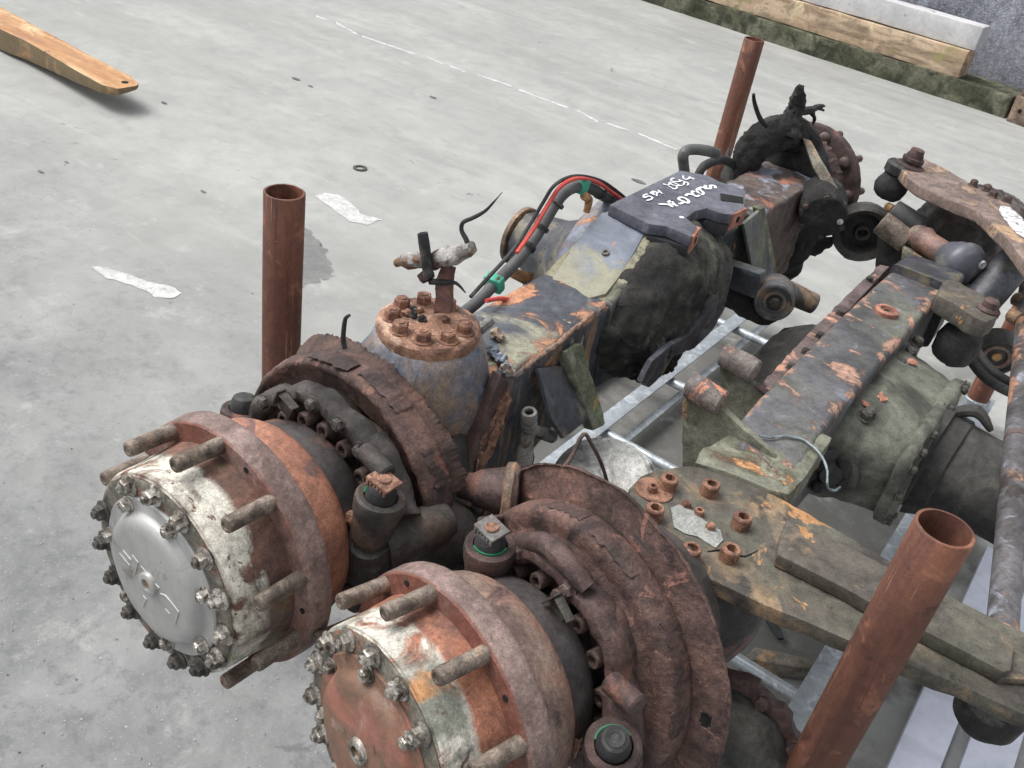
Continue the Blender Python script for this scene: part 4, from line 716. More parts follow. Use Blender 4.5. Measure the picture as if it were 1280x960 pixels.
# tee fitting with its two capped outlets
t = lambda u, v, x=-.605: Vector(px(u, v, x=x))
MB().tube([t(650, 600), t(655, 580), t(658, 555), t(661, 540)], [.013, .015, .012, .011], 16, 3).build('pipe_fitting', 'corroded', A1, amp=.0015, nsc=90)
MB().lathe([(0, .010), (.012, .012), (.014, .0135), (.024, .0135), (.026, .011), (.030, .0135), (.046, .0135), (.049, .012), (.049, .0075), (.044, .007)], 24, m=frame_mtx(t(661, 540), t(662, 495)-t(661, 540))).build('fitting_nut', 'grey_fitting', A1, amp=.0004)
MB().tube([t(660, 535), t(668, 537), t(678, 541)], [.009, .009, .008], 14, 3).build('fitting_branch', 'grey_fitting', A1)
MB().rod(t(677, 541), t(690, 546), .0115, 20, .002).build('outlet_cap', 'hose', A1)
# slack adjuster boss and flange seen between the two near hubs
SB = frame_mtx(Vector(px(615, 612, x=-.545)), (.85, .5, .06))
MB().lathe([(-.05, 0), (-.05, .018), (-.03, .021), (-.02, .026), (-.005, .030), (.012, .034), (.018, .036), (.020, .041), (.030, .043), (.038, .041), (.04, .036), (.04, 0)], 44).build('camshaft_boss', 'rust_dark', A1, SB, amp=.0018, nsc=26)
MB().lathe([(.016, .036), (.019, .0435), (.030, .0455), (.035, .041)], 44).build('boss_rim', 'rust_fl2', A1, SB, amp=.0012)
for u, v in ((655, 622), (677, 615)):
    c = Vector(px(u, v, x=-.53)); MB().lathe([(0, 0), (0, .0085), (.006, .0085), (.007, .006), (.006, .003), (.003, 0)], 16, m=frame_mtx(c, (0, -.4, 1))).build('clevis_pin', 'white_cast', A1)
M['rust_pipe'] = mat('rust_pipe', L(112, 92, 86), L(86, 70, 66), 20, [], rough=.6)
MB().tube([Vector(px(600, 650, x=-.50)), Vector(px(640, 643, x=-.50)), Vector(px(668, 625, x=-.50)), Vector(px(690, 600, x=-.49)), Vector(px(712, 575, x=-.48)), Vector(px(729, 543, x=-.48)), Vector(px(740, 556, x=-.47)), Vector(px(752, 580, x=-.46)), Vector(px(760, 606, x=-.45))], [.0042, .0042, .004, .0038, .0036, .0032, .003, .0028, .0028], 8, 4).build('brake_pipe', 'rust_pipe', A1, amp=.0004)
MB().tube([Vector(px(690, 655, x=-.50)), Vector(px(680, 635, x=-.50)), Vector(px(660, 640, x=-.51)), Vector(px(640, 655, x=-.52))], [.012, .014, .012, .010], 14, 3).build('clevis_arm', 'rust_fl2', A1, amp=.0012)
# small plated union, brown tab, red wire connector near the cover
MB().lathe([(0, .006), (.004, .0105), (.016, .0105), (.018, .007), (.022, .0095), (.034, .0095), (.036, .006), (.036, 0)], 6, m=frame_mtx(Vector(px(597, 414, x=-.735)), Vector(px(630, 388, x=-.735))-Vector(px(597, 414, x=-.735)))).build('pipe_union', 'grey_fitting', A1, bevel=.0008)
MB().tube([Vector(px(608, 376, x=-.80)), Vector(px(628, 373, x=-.80)), Vector(px(643, 378, x=-.80))], [.004, .0042, .0048], 10, 4).build('wire_sleeve', 'red', A1)
MB().lathe([(0, .006), (.01, .008), (.02, .0085), (.028, .012), (.034, .012), (.034, 0)], 18, m=frame_mtx(Vector(px(640, 377, x=-.80)), Vector(px(660, 384, x=-.80))-Vector(px(640, 377, x=-.80)))).build('wire_plug', 'corroded', A1, amp=.0008)
b = MB(); b.prism([Vector(px(632, 340, x=-.86)), Vector(px(640, 334, x=-.86)), Vector(px(668, 342, x=-.84)), Vector(px(666, 352, x=-.84)), Vector(px(655, 352, x=-.84))], (0, 0, -.006))
M['rust_tab'] = mat('rust_tab', L(206, 158, 104), L(164, 120, 76), 30, [dict(col=L(110, 80, 60), scale=40, thr=.6, soft=.05)], bump=.4)
b.build('hose_tab', 'rust_tab', A1, bevel=.001, amp=.0008)
b = MB(); b.tube([Vector(px(730, 245, x=-.84)), Vector(px(736, 250, x=-.84)), Vector(px(733, 265, x=-.84))], [.008, .009, .007], 10, 3); b.build('hose_tab', 'rust_tab', A1, amp=.001)
# hose with red wire and green clips
h = [(470, 445, -.86), (520, 430, -.86), (560, 405, -.85), (596, 378, -.85), (618, 355, -.855), (650, 322, -.86), (672, 292, -.865), (690, 262, -.865), (706, 241, -.86), (722, 233, -.86), (740, 236, -.86), (756, 246, -.86), (772, 256, -.85)]
HP = [Vector(px(u, v, x=x)) for u, v, x in h]
MB().tube(HP, .0115, 16, 5).build('air_hose', 'hose', A1, amp=.0005)
off = [(0, -4), (0, -4), (-2, -4), (-3, -5), (-3, -6), (-4, -6), (-5, -6), (-5, -6), (-5, -8), (0, -10), (6, -8), (8, -6), (6, -6)]
MB().tube([Vector(px(u+ox, v+oy, x=x+.012)) for (u, v, x), (ox, oy) in list(zip(h, off))[5:]], .0042, 8, 5).build('red_wire', 'red', A1)
MB().tube([Vector(px(u+ox*1.9-2, v+oy*1.2-1, x=x+.004)) for (u, v, x), (ox, oy) in list(zip(h, off))[3:]], .0038, 8, 5).build('black_wire', 'rubber', A1)
for i, t_ in ((5, .4), (6, .2), (7, .3), (10, .5), (11, .3)):
    c = HP[i].lerp(HP[i+1], t_); MB().lathe([(-.003, .0125), (-.003, .0155), (.003, .0155), (.003, .0125)], 20, m=frame_mtx(c+Vector((.002, 0, .003)), HP[i+1]-HP[i])).build('cable_tie', 'rubber', A1)
for i, t_ in ((4, .0), (9, .1)):
    c = HP[i].lerp(HP[i+1], t_); mm = frame_mtx(c, HP[i+1]-HP[i]); b = MB(); b.box((0, 0, .003), (.036, .020, .032)); b.build('hose_clip', 'green', A1, mm, bevel=.004); CL_ = LASTO[0]
    for q in (-.010, .010): MB().rod((q, 0, .018), (q, 0, .0205), .0035, 10).build('clip_screw', 'brass', CL_, mm)
# grey bent pipe and dark loop behind the pad
MB().tube([Vector(px(857, 232, z=.93)), Vector(px(855, 210, z=1.00)), Vector(px(854, 194, z=1.04)), Vector(px(862, 187, z=1.05)), Vector(px(882, 188, z=1.05)), Vector(px(896, 192, z=1.04))], .013, 14, 5).build('bent_pipe', 'hose', A1, amp=.0006)
MB().tube([Vector(px(905, 262, x=-.84)), Vector(px(880, 245, x=-.86)), Vector(px(873, 225, x=-.86)), Vector(px(880, 208, x=-.86)), Vector(px(905, 200, x=-.86)), Vector(px(930, 215, x=-.86))], .012, 12, 5).build('cable_loop', 'rubber', A1, amp=.001)
# right hand side plates beyond the pad and the lower arm with its bush
b = MB(); b.prism([Vector(px(930, 280, x=-.64)), Vector(px(952, 262, x=-.65)), Vector(px(968, 350, x=-.60)), Vector(px(944, 352, x=-.60))], (-.008, 0, 0))
M['grey_gusset'] = mat('grey_gusset', L(98, 104, 110), L(80, 86, 90), 7, [dict(col=L(120, 124, 106), scale=6, thr=.58, soft=.06)], rough=.5, bump=.2)
b.build('gusset_plate', 'grey_gusset', A1, bevel=.001, fine=.03, amp=.0008)
b = MB(); b.prism([Vector(px(950, 262, x=-.65)), Vector(px(956, 259, x=-.65)), Vector(px(974, 352, x=-.60)), Vector(px(966, 356, x=-.60))], (-.02, 0, 0)); b.build('gusset_rib', 'mossy_metal', A1, bevel=.001)
AR = lambda u, v, y: Vector(px(u, v, y=y))
b = MB(); b.prism([AR(896, 331, 1.93), AR(902, 328, 1.93), AR(949, 343, 1.93), AR(950, 350, 1.93), AR(948, 375, 1.93), AR(898, 356, 1.93)], (0, .008, 0)); b.build('torque_arm_plate', 'pinion_paint', A1, bevel=.001, amp=.0006)
b = MB(); b.prism([AR(896, 331, 1.93), AR(903, 327, 1.93), AR(950, 343, 1.93), AR(950, 349, 1.93)], (0, .035, 0)); b.build('torque_arm_plate', 'grey_gusset', A1, bevel=.001)
b = MB().tube([AR(908, 365, 1.96), AR(930, 376, 1.97), AR(955, 388, 1.98), AR(975, 385, 2.0)], [.03, .035, .035, .02], 16, 4); b.build('torque_arm', 'mud_black', A1, fine=.01, amp=.004, nsc=40)
BU = frame_mtx(AR(968, 372, 1.97), (.35, -.9, .1))
M['bush'] = mat('bush', L(104, 104, 108), L(78, 76, 74), 9, [dict(col=L(140, 116, 92), scale=10, thr=.57, soft=.05)], rough=.5, bump=.3)
MB().lathe([(-.045, 0), (-.045, .042), (-.04, .045), (.03, .045), (.036, .043), (.037, .038), (.030, .036), (.028, .028), (.033, .026), (.033, .020), (.028, .018), (.028, 0)], 44).build('bush_eye', 'bush', A1, BU, amp=.0006)
bolt('bush_bolt', 'hex', .013, .02, 'cast_dark', A1, BU@Vector((0, .026, 0)), BU.to_3x3()@Vector((0, -1, 0)))
MB().tube([AR(985, 366, 2.0), AR(1000, 372, 2.03), AR(1018, 380, 2.05)], [.028, .026, .024], 18, 3).build('torque_rod', 'bush', A1, amp=.0008)
# far steering head: mud and grease caked king pin, arm plate, round cover and wheel flange
X0 = lambda u, v, x=-.77: Vector(px(u, v, x=x))
b = MB(); fh = []
for z_, rx, ry, cx, cy in ((.56, .06, .05, 0, 0), (.64, .10, .08, 0, 0), (.74, .13, .10, -.01, 0), (.84, .135, .105, -.02, 0), (.92, .130, .10, -.03, 0), (.97, .115, .09, -.04, 0), (1.01, .085, .075, -.045, .0), (1.035, .055, .05, -.045, .0), (1.05, .03, .03, -.04, .01)):
    fh.append([(-.755+cx+rx*math.cos(2*math.pi*i/40), 2.60+cy+ry*math.sin(2*math.pi*i/40), z_) for i in range(40)])
b.loft(fh); b.build('steering_head', 'mud_black', A1, fine=.016, amp=.012, nsc=11, amp2=.005, nsc2=45, angle=80)
b = MB().tube([X0(914, 250, -.84), X0(926, 222, -.84), X0(938, 192, -.83), X0(955, 172, -.81), X0(980, 166, -.78), X0(1000, 174, -.76), X0(1010, 192, -.74)], [.02, .032, .040, .046, .046, .040, .028], 16, 5); b.build('mud_collar', 'mud_black', A1, fine=.012, amp=.010, nsc=26, amp2=.003, nsc2=90, angle=80)
b = MB().tube([X0(982, 168), X0(990, 148), X0(995, 135), X0(998, 120), X0(1001, 108)], [.040, .028, .022, .020, .010], 14, 4); b.build('king_pin', 'mud_black', A1, fine=.008, amp=.006, nsc=50, amp2=.002, nsc2=140)
b = MB().tube([X0(998, 140), X0(1012, 138), X0(1024, 133), X0(1030, 133)], [.011, .010, .008, .003], 8, 3); b.tube([X0(1014, 138), X0(1018, 147), X0(1016, 155)], [.008, .004, .0015], 8, 3); b.tube([X0(1022, 136), X0(1030, 138)], [.005, .002], 6, 2); b.build('greasy_branch', 'mud_black', A1, amp=.004, nsc=80)
b = MB().tube([X0(958, 158), X0(950, 148), X0(943, 128), X0(942, 118)], [.006, .0055, .005, .004], 8, 3); b.build('wire_stub', 'mud_black', A1, amp=.001)
# arm plate running down to the round cover
b = MB(); b.prism([Vector(px(1003, 172, y=2.48)), Vector(px(1014, 176, y=2.48)), Vector(px(1026, 198, y=2.45)), Vector(px(1043, 228, y=2.42)), Vector(px(1058, 255, y=2.39)), Vector(px(1046, 252, y=2.39)), Vector(px(1032, 236, y=2.41)), Vector(px(1016, 208, y=2.44))], (-.01, .03, -.012))
M['arm_pl'] = mat('arm_pl', L(138, 132, 116), L(104, 98, 88), 16, [dict(col=L(196, 150, 118), scale=12, thr=.57, soft=.03), dict(col=L(190, 186, 160), scale=14, thr=.64, soft=.02)], rough=.7, bump=.4)
b.build('arm_plate', 'arm_pl', A1, bevel=.002, fine=.012, amp=.001)
RC = frame_mtx(Vector(px(1029, 268, y=2.38)), (-.45, .88, .12))
RCo = MB().lathe([(-.02, 0), (-.02, .045), (-.016, .056), (-.008, .060), (.02, .062), (.06, .066), (.10, .06)], 40).build('round_cover', 'mud_black', A1, RC, amp=.003, nsc=22)
for k in range(5):
    a = R_(100+k*60); bolt('cover_screw', 'hex', .008, .008, 'cast_dark', RCo, RC@Vector((.056*math.cos(a), -.012, .056*math.sin(a))), RC.to_3x3()@Vector((0, 1, 0)))
c = RC@Vector((.042, -.02, .0)); MB().rod(c, RC@Vector((.042, -.023, 0)), .008, 14).build('inspection_hole', 'white_cast', A1)
FD = frame_mtx((-.80, 2.84, .805), (.16, 1, -.02))
FF = MB().lathe([(0, .09), (0, .172), (.003, .180), (.028, .182), (.032, .178), (.032, 0)], 80).build('wheel_flange', 'rust_dark', A1, FD, amp=.002, nsc=25)
MB().lathe([(-.10, .10), (-.06, .135), (-.02, .140), (.002, .138)], 70, rfun=lambda a, y, r, j: (y, r+.004*mnoise.noise(Vector((a*.3, j, 1))))).build('brake_drum', 'rust_dark', A1, FD, amp=.003, nsc=30)
for k in range(10):
    a = R_(k*36+8); bolt('stud_head', 'dome', .017, .014, 'rust_scr', FF, FD@Vector((.157*math.cos(a), .0, .157*math.sin(a))), FD.to_3x3()@Vector((0, 1, 0)))
    MB().rod((.157*math.cos(a), .03, .157*math.sin(a)), (.157*math.cos(a), .095, .157*math.sin(a)), .011, 12, .001).build('wheel_stud', 'rust_scr', FF, FD)
b = MB(); b.lathe([(-.13, .11), (-.10, .150), (-.085, .168), (-.06, .17)], 60, 20, 110, rfun=lambda a, y, r, j: (y+.01*mnoise.noise(Vector((a*.2, 1, 1)))*(j > 1), r+.008*mnoise.noise(Vector((a*.3, j, 1)))*(j == 3))); b.build('torn_shield', 'rust_dark', A1, FD, solid=.002, amp=.002, nsc=60)
b = MB(); b.lathe([(-.26, .07), (-.20, .14), (-.13, .20), (-.08, .225)], 90, 170, 340, rfun=lambda a, y, r, j: (y, r+.02*mnoise.noise(Vector((a*.12, j, 1)))*(j > 1))); b.build('lower_shield', 'mud_black', A1, FD, solid=.004, amp=.006, nsc=40)

# ================================================================== AXLE 2 (the middle one, rusty hub cover)
A2 = empty('truck_axle', (-.31, 1.7, 0), 'middle steering axle with the rusty hub cover and the long bolted steering arm plate', 'axle', 'scrap truck axles in the stillage')
H2, W2, D2, part2, EC2 = hub(A2, (-.3985, .6287, .7642), .247, -.068, 2.4920, 'rust', ring0=150, small0=155)
S2 = []
for (u, v), da, dr in (((807, 679), 5, .0045), ((882, 900), 3.2, .009), ((820, 893), 6, .0035)):
    p = on_cover(H2, u, v, .262 if u != 820 else .236); S2.append((math.degrees(math.atan2(p.z, p.x)) % 360, math.hypot(p.x, p.z), da, dr))
def holes(a, y, r):
    for a_, r_, da, dr in S2[:2]:
        if y > .25 and (((a % 360)-a_)/da)**2+((r-r_)/dr)**2 < 1: return True
    return False
pr = [(.206, .150), (.208, .158), (.214, .166), (.215, .172), (.214, .178), (.214, .186), (.215, .193), (.218, .1975), (.224, .1995), (.234, .200), (.246, .200), (.251, .1985), (.254, .195), (.255, .191)]
pr += [(.256+.0006*i, .190+.0032*i) for i in range(19)]+[(.262, .250)]
wav = lambda a, y, r, j: (y+.006*mnoise.noise(Vector((a*.03, 0, 5)))*(j > 16), r+(.0055*mnoise.noise(Vector((a*.06, 1, 5)))+.0012*mnoise.noise(Vector((a*.4, 3, 5)))-.006*max(0, mnoise.noise(Vector((a*.13, 9, 2)))-.25))*(j > 30))
MB().lathe(pr, 420, -60, 175, skip=holes, rfun=wav).build('dust_shield', 'shield', A2, H2, solid=.0025, amp=.0009, nsc=40, amp2=.0006, nsc2=200, angle=50)
for a0, a1, y0, r0 in ((70, 92, .226, .2005), (30, 52, .238, .2010), (100, 118, .236, .2008), (8, 20, .228, .2006)):      # scale lifting off the rolled ridge
    fq = lambda a, y, r, j: (y+.006*mnoise.noise(Vector((a*.35, j, y0))), r+.0015+.0018*mnoise.noise(Vector((a*.5, j, 4))))
    MB().lathe([(y0-.014, r0), (y0-.005, r0+.0012), (y0+.005, r0+.0012), (y0+.012, r0)], 40, a0, a1, rfun=fq).build('rust_flake', 'rust_dark', A2, H2, solid=.0012, amp=.0006, nsc=120)
fl2 = lambda a, y, r, j: (y+.008*mnoise.noise(Vector((a*.2, j, 2))), r+.012*mnoise.noise(Vector((a*.25, j, 9)))*(j == 3))
MB().lathe([(.25, .16), (.262, .18), (.268, .205), (.27, .225)], 60, 118, 168, rfun=fl2).build('torn_shield_edge', 'shield', A2, H2, solid=.0022, amp=.003, nsc=50)
part2('carrier_arc', [(.200, .137), (.176, .138), (.166, .143), (.162, .150), (.164, .160), (.174, .167), (.190, .168), (.204, .162), (.206, .14)], 'rust_dark', 90, .003, a0=-5, a1=150, rfun=arc)
for a_ in (140, 118, 82, 34, 12):
    a = R_(a_); bolt('arc_bolt', 'hex', .010, .010, 'rust_scr', A2, W2(.154*math.cos(a), .165, .154*math.sin(a)), D2@Vector((0, 1, 0)))
b = MB(); b.box((0, -.004, 0), (.028, .003, .034)); b.box((-.0155, -.010, .006), (.003, .016, .030)); b.box((.004, -.010, .017), (.032, .014, .002))
b.build('bent_clip', 'bolt_dark', A2, H2@Matrix.Translation((.030, .150, .135))@Matrix.Rotation(.5, 4, 'Y'), bevel=.0008)
MB().rod(W2(.128, .150, .102), W2(.178, .148, .108), .015, 18, .003).build('lug', 'rust_dark', A2, amp=.001)
b = MB(); b.tube([W2(-.09, .18, .13), W2(-.05, .175, .168), W2(.0, .17, .178), W2(.04, .175, .165)], [.014, .015, .015, .011], 12, 5); b.build('carrier_arm', 'rust_dark', A2, amp=.003, nsc=30)
b = MB(); b.tube([W2(.135, .175, .07), W2(.16, .165, .04), W2(.172, .16, .0)], [.022, .026, .03], 14, 4); b.build('carrier_arm', 'rust_dark', A2, amp=.003, nsc=30)
adjuster(A2, H2, -.098, .135, .136, 'b', (-.05, -.1, 1))
adjuster(A2, H2, .178, .125, .052, 'c', (.15, -.35, 1))
MB().lathe([(.024, .004), (.029, .007), (.030, .011), (.028, .013)], 20).build('cap_grip', 'rubber', A2, H2@frame_mtx((.178, .125, .052), (.15, -.35, 1), (0, 1, 0)))
bolt('housing_bolt', 'hex', .010, .012, 'bolt_rust', A2, W2(.142, .115, .015), D2@Vector((.9, .5, 0)))
MB().lathe([(.20, .10), (.22, .13), (.27, .14), (.34, .14), (.42, .12)], 72).build('knuckle_body', 'cast_dark', A2, H2, amp=.004, nsc=18)
# knuckle housing under the arm plate
ZA = .835
kc = px(878, 640, z=ZA)
b = MB(); kr = []
for z_, r_ in ((.50, .06), (.55, .10), (.62, .125), (.70, .132), (.77, .126), (.80, .115), (ZA-.028, .105)):
    kr.append([(kc[0]+.012+r_*math.cos(2*math.pi*i/48), kc[1]+.03+r_*math.sin(2*math.pi*i/48), z_) for i in range(48)])
b.loft(kr)
M['knuckle'] = mat('knuckle', L(92, 91, 90), L(70, 69, 68), 6, [dict(col=L(140, 96, 82), scale=4, thr=.6, soft=.02), dict(col=L(48, 47, 47), scale=9, thr=.62, soft=.04)], rough=.6, bump=.35)
b.build('knuckle_housing', 'knuckle', A2, fine=.02, amp=.003, nsc=16, amp2=.0006, nsc2=80, angle=60)
# long steering arm plate, bolted down
def poly(pts, z): return [onz(u, v, z) for u, v in pts]
AP = [(797, 652), (786, 630), (786, 610), (800, 595), (825, 586), (858, 582), (885, 583), (910, 589), (935, 601), (985, 628), (1050, 664), (1110, 699), (1200, 752), (1300, 800), (1360, 850), (1330, 905), (1280, 893), (1205, 858), (1127, 827), (1060, 800), (1010, 778), (956, 756), (905, 732), (870, 714), (835, 694), (812, 676)]
SAo = MB().prism(poly(AP, ZA), (0, 0, -.026)).build('steering_arm', 'plate', A2, bevel=.003, fine=.018, amp=.0014, nsc=30, amp2=.0006, nsc2=120)
RB = [(984, 650), (1030, 668), (1110, 708), (1200, 762), (1262, 797), (1268, 802), (1264, 838), (1255, 840), (1190, 806), (1110, 765), (1050, 732), (990, 702), (972, 693), (976, 670)]
MB().prism(poly(RB, ZA+.024), (0, 0, -.023)).build('stiffener', 'plate', A2, bevel=.003, fine=.018, amp=.0014, nsc=30)
MB().prism(poly([(1240, 800), (1290, 822), (1290, 850), (1250, 848)], ZA+.012), (0, 0, -.012)).build('stiffener', 'plate', A2, bevel=.004, fine=.02, amp=.0012)
for u, v in ((838, 597), (890, 604), (929.6, 645), (915, 685), (866, 684), (820, 634)):
    c = onz(u, v, ZA+.022); bolt('arm_screw', 'socket', .0145, .022, 'bolt_rust', SAo, c-Vector((0, 0, .022)), (0, 0, -1), random.random()*6)
c = onz(815, 616, ZA); b = MB(); b.lathe([(0, 0), (0, .030), (.004, .030), (.004, 0)], 30, m=frame_mtx(c-Vector((0, -.006, .001)), (0, 0, 1))); b.build('lock_tab', 'bolt_rust', A2, amp=.001)
for u, v, k in ((857, 633, 'hex'), (873, 643, 'socket'), (887, 661, 'hex'), (815, 613, 'socket')): bolt('small_screw', k, .0075, .010, 'bolt_rust', SAo, onz(u, v, ZA+(.004 if u == 815 else 0)), (0, 0, -1))
b = MB(); b.prism([onz(u, v, ZA, .0012) for u, v in ((838, 636), (848, 632), (868, 640), (880, 652), (900, 664), (904, 676), (894, 686), (884, 680), (872, 672), (856, 668), (842, 660))], (0, 0, .001))
M['flake'] = mat('flake', L(160, 162, 158), L(140, 144, 140), 20, [dict(col=L(100, 98, 86), scale=40, thr=.62, soft=.03)], rough=.6, bump=.3)
b.build('paint_flake', 'flake', A2, fine=.008, amp=.0008)
MB().tube([onz(884, 690, ZA, .0006), onz(900, 688, ZA, .0006), onz(915, 691, ZA, .0006), onz(930, 696, ZA, .0006), onz(948, 688, ZA, .0006)], [.001, .002, .002, .0015, .0006], 6, 3).build('paint_crack', 'black', A2)
for u, v in ((829, 704),): pass
# ball joint hanging under the far end of the arm plate
c = onz(1250, 868, ZA-.05); MB().lathe([(-.075, 0), (-.07, .03), (-.05, .045), (-.02, .048), (.0, .04), (.02, .03), (.022, 0)], 36, m=frame_mtx(c, (0, 0, 1))).build('ball_joint', 'rubber', A2, amp=.0015)
# box beam
ZB = .85
b = MB(); b.loft([sec(1.22, -.355, -.215, .66, .80), sec(1.34, -.36, -.225, .64, .84), sec(1.50, -.368, -.238, .62, ZB), sec(1.8, -.372, -.238, .60, ZB), sec(2.1, -.372, -.236, .60, ZB), sec(2.36, -.368, -.236, .62, ZB), sec(2.42, -.36, -.24, .66, .82)])
b.build('axle_beam', 'beam2', A2, fine=.028, amp=.0018, nsc=12, amp2=.0005, nsc2=80, angle=50)
b = MB(); b.loft([sec(2.32, -.37, -.215, .70, .872), sec(2.46, -.365, -.22, .70, .86), sec(2.48, -.36, -.225, .70, .83)]); b.build('beam_end_block', 'pinion_paint', A2, fine=.03, amp=.002)
c = onz(1107, 392, ZB); b = MB(); b.lathe([(0, .026), (.010, .026), (.012, .023), (.012, .016), (.004, .015), (.004, 0)], 36, m=frame_mtx(c, (0, 0, 1))); b.build('filler_boss', 'rust_lug', A2, amp=.001)
bolt('filler_screw', 'socket', .012, .006, 'rust_scr', A2, c+Vector((0, 0, .002)), (0, 0, -1))
M['rust_lip'] = mat('rust_lip', L(112, 96, 94), L(84, 70, 70), 10, [dict(col=L(206, 150, 124), scale=9, thr=.58, soft=.03)], bump=.6)
b = MB(); Q = [onz(u, v, ZB-.016) for u, v in ((962, 496), (1000, 455), (1050, 400), (1112, 333), (1100, 330), (1045, 382), (988, 440), (955, 476))]; b.prism(Q, (0, 0, -.03)); b.build('beam_lip', 'rust_lip', A2, bevel=.003, fine=.02, amp=.003, nsc=40)
for u, v in ((988, 462), (1006, 443), (1024, 423), (1050, 394), (1086, 352)): bolt('lip_bolt', 'hex', .009, .014, 'bolt_rust' if u in (1018, 1055) else 'bolt_dark', A2, onz(u, v, ZB-.018), (0, 0, -1))
# saddle bracket with the two bosses on the near half of the beam
b = MB(); b.prism(poly([(985, 618), (962, 612), (935, 600), (905, 588), (868, 578), (880, 560), (905, 548), (930, 534), (958, 512), (968, 503), (1040, 547), (1026, 568), (1006, 597)], .842), (0, 0, -.05)); b.build('saddle', 'bracket', A2, bevel=.003, fine=.018, amp=.003, nsc=30, amp2=.0012, nsc2=110)
def web(y, pts, th=.014, m='bracket'): 
    B_ = MB(); B_.prism([Vector(px(u, v, y=y)) for u, v in pts], (0, th, 0)); return B_.build('web_plate', m, A2, bevel=.0015, fine=.02, amp=.0022, nsc=30, amp2=.001, nsc2=110)
web(1.36, [(852, 504), (862, 494), (905, 514), (925, 533), (960, 562), (992, 600), (970, 612), (930, 602), (880, 590), (853, 584)])
web(1.55, [(900, 452), (940, 480), (952, 494), (985, 512), (1003, 530), (1000, 545), (960, 560), (925, 545), (898, 500)])
MB().tube([Vector(px(945, 481, y=1.548)), Vector(px(960, 492, y=1.548)), Vector(px(980, 505, y=1.548)), Vector(px(996, 520, y=1.548)), Vector(px(1001, 532, y=1.548))], [.006, .007, .006, .007, .004], 8, 4).build('weld_seam', 'rust_dark', A2, amp=.001)
MB().tube([onz(u, v, z_) for u, v, z_ in ((925, 548, .842), (942, 563, .842), (962, 582, .842), (982, 602, .841))], [.0022, .003, .0025, .0016], 8, 4).build('weld_seam', 'rust_lip', A2, amp=.0016, nsc=60)
for (u0, v0, u1, v1, y_) in ((903, 442, 946, 465, 1.555), (861, 480, 904, 505, 1.365)):
    a_, b_ = Vector(px(u0, v0, y=y_)), Vector(px(u1, v1, y=y_)); MB().rod(a_, b_, .0235, 28, .004).build('boss', 'boss', A2, fine=.012, amp=.0012, nsc=60)
# galvanised wire lying over the bracket
wp = [(930, 545), (946, 544), (962, 547), (978, 545), (990, 546), (1004, 550), (1018, 560), (1028, 572), (1034, 588), (1034, 604), (1036, 611), (1044, 613), (1050, 609)]
MB().tube([onz(u, v, .850-max(0, (i-8))*.012) for i, (u, v) in enumerate(wp)], .0022, 8, 4).build('tie_wire', 'wire', A2, amp=.0006, nsc=200)
# differential: ribbed dark cover on the left, casing and pinion tube on the right
DG = frame_mtx((-.335, 1.93, .60), (-1, 0, .0))
MB().lathe([(-.02, .05), (-.01, .225), (.035, .228), (.04, .215), (.085, .210), (.12, .190), (.155, .15), (.175, .10), (.18, .05), (.18, 0)], 80, rfun=lambda a, y, r, j: (y, r*(1+.035*math.cos(R_(a)*8)))).build('differential_cover', 'casing_dark', A2, DG, amp=.004, nsc=14)
for a_, r_ in ((50, .15), (80, .16), (110, .16), (140, .16)):
    a = R_(a_); c = DG@Vector((r_*math.cos(a), .13, r_*math.sin(a))); b = MB().tube([c+Vector((.05, 0, .03)), c, c+Vector((-.02, 0, -.05))], [.012, .02, .012], 12, 4); b.build('cover_rib', 'casing_dark', A2, amp=.001)
def xsec(x, pts): return [(x, y_, z_) for y_, z_ in pts]
oct_ = lambda cy, cz, ry, rz, n=28, p=.6: [(cy+ry*math.copysign(abs(math.cos(2*math.pi*i/n))**p, math.cos(2*math.pi*i/n)), cz+rz*math.copysign(abs(math.sin(2*math.pi*i/n))**p, math.sin(2*math.pi*i/n))) for i in range(n)]
b = MB(); b.loft([xsec(-.25, oct_(1.87, .70, .26, .118, 44, .6)), xsec(-.215, oct_(1.87, .70, .252, .116, 44, .6)), xsec(-.20, oct_(1.87, .70, .235, .112, 44, .62)), xsec(-.118, oct_(1.875, .69, .205, .104, 44, .6)), xsec(-.112, oct_(1.875, .69, .220, .114, 44, .6)), xsec(-.094, oct_(1.875, .69, .220, .114, 44, .6)), xsec(-.090, oct_(1.875, .69, .212, .108, 44, .6)), xsec(-.084, oct_(1.87, .69, .13, .10, 44, .8))])
for k in range(16):
    a = R_(k*360/16+6); q = oct_(1.875, .69, .212, .109, 16, .6)[k]
    bolt('rim_bolt', 'hex', .009, .013, 'bolt_dark', A2, Vector((-.094, q[0]*1.0, q[1]))+Vector((.001, 0, 0)), (-1, 0, 0), k)
b.build('differential_casing', 'casing_green', A2, fine=.03, amp=.004, nsc=12, amp2=.0008, nsc2=80, angle=60)
PN2 = frame_mtx((-.085, 1.865, .685), (1, -.03, -.03))
MB().lathe([(-.02, .118), (.008, .116), (.012, .106), (.045, .104), (.05, .098), (.10, .096), (.20, .098), (.202, .109), (.232, .108), (.236, .102), (.236, .05), (.262, .045), (.264, 0)], 72).build('pinion_housing', 'casing_dark', A2, PN2, amp=.0025, nsc=16)
MB().lathe([(.2015, .1095), (.204, .1115), (.230, .1105), (.2325, .108)], 72).build('housing_rim', 'rust_dark', A2, PN2, amp=.001)
for k in range(8):
    a = R_(k*45+20); bolt('flange_bolt', 'hex', .013, .02, 'bolt_rust' if k % 2 else 'rust_scr', A2, PN2@Vector((.086*math.cos(a), .236, .086*math.sin(a))), PN2.to_3x3()@Vector((0, -1, 0)))
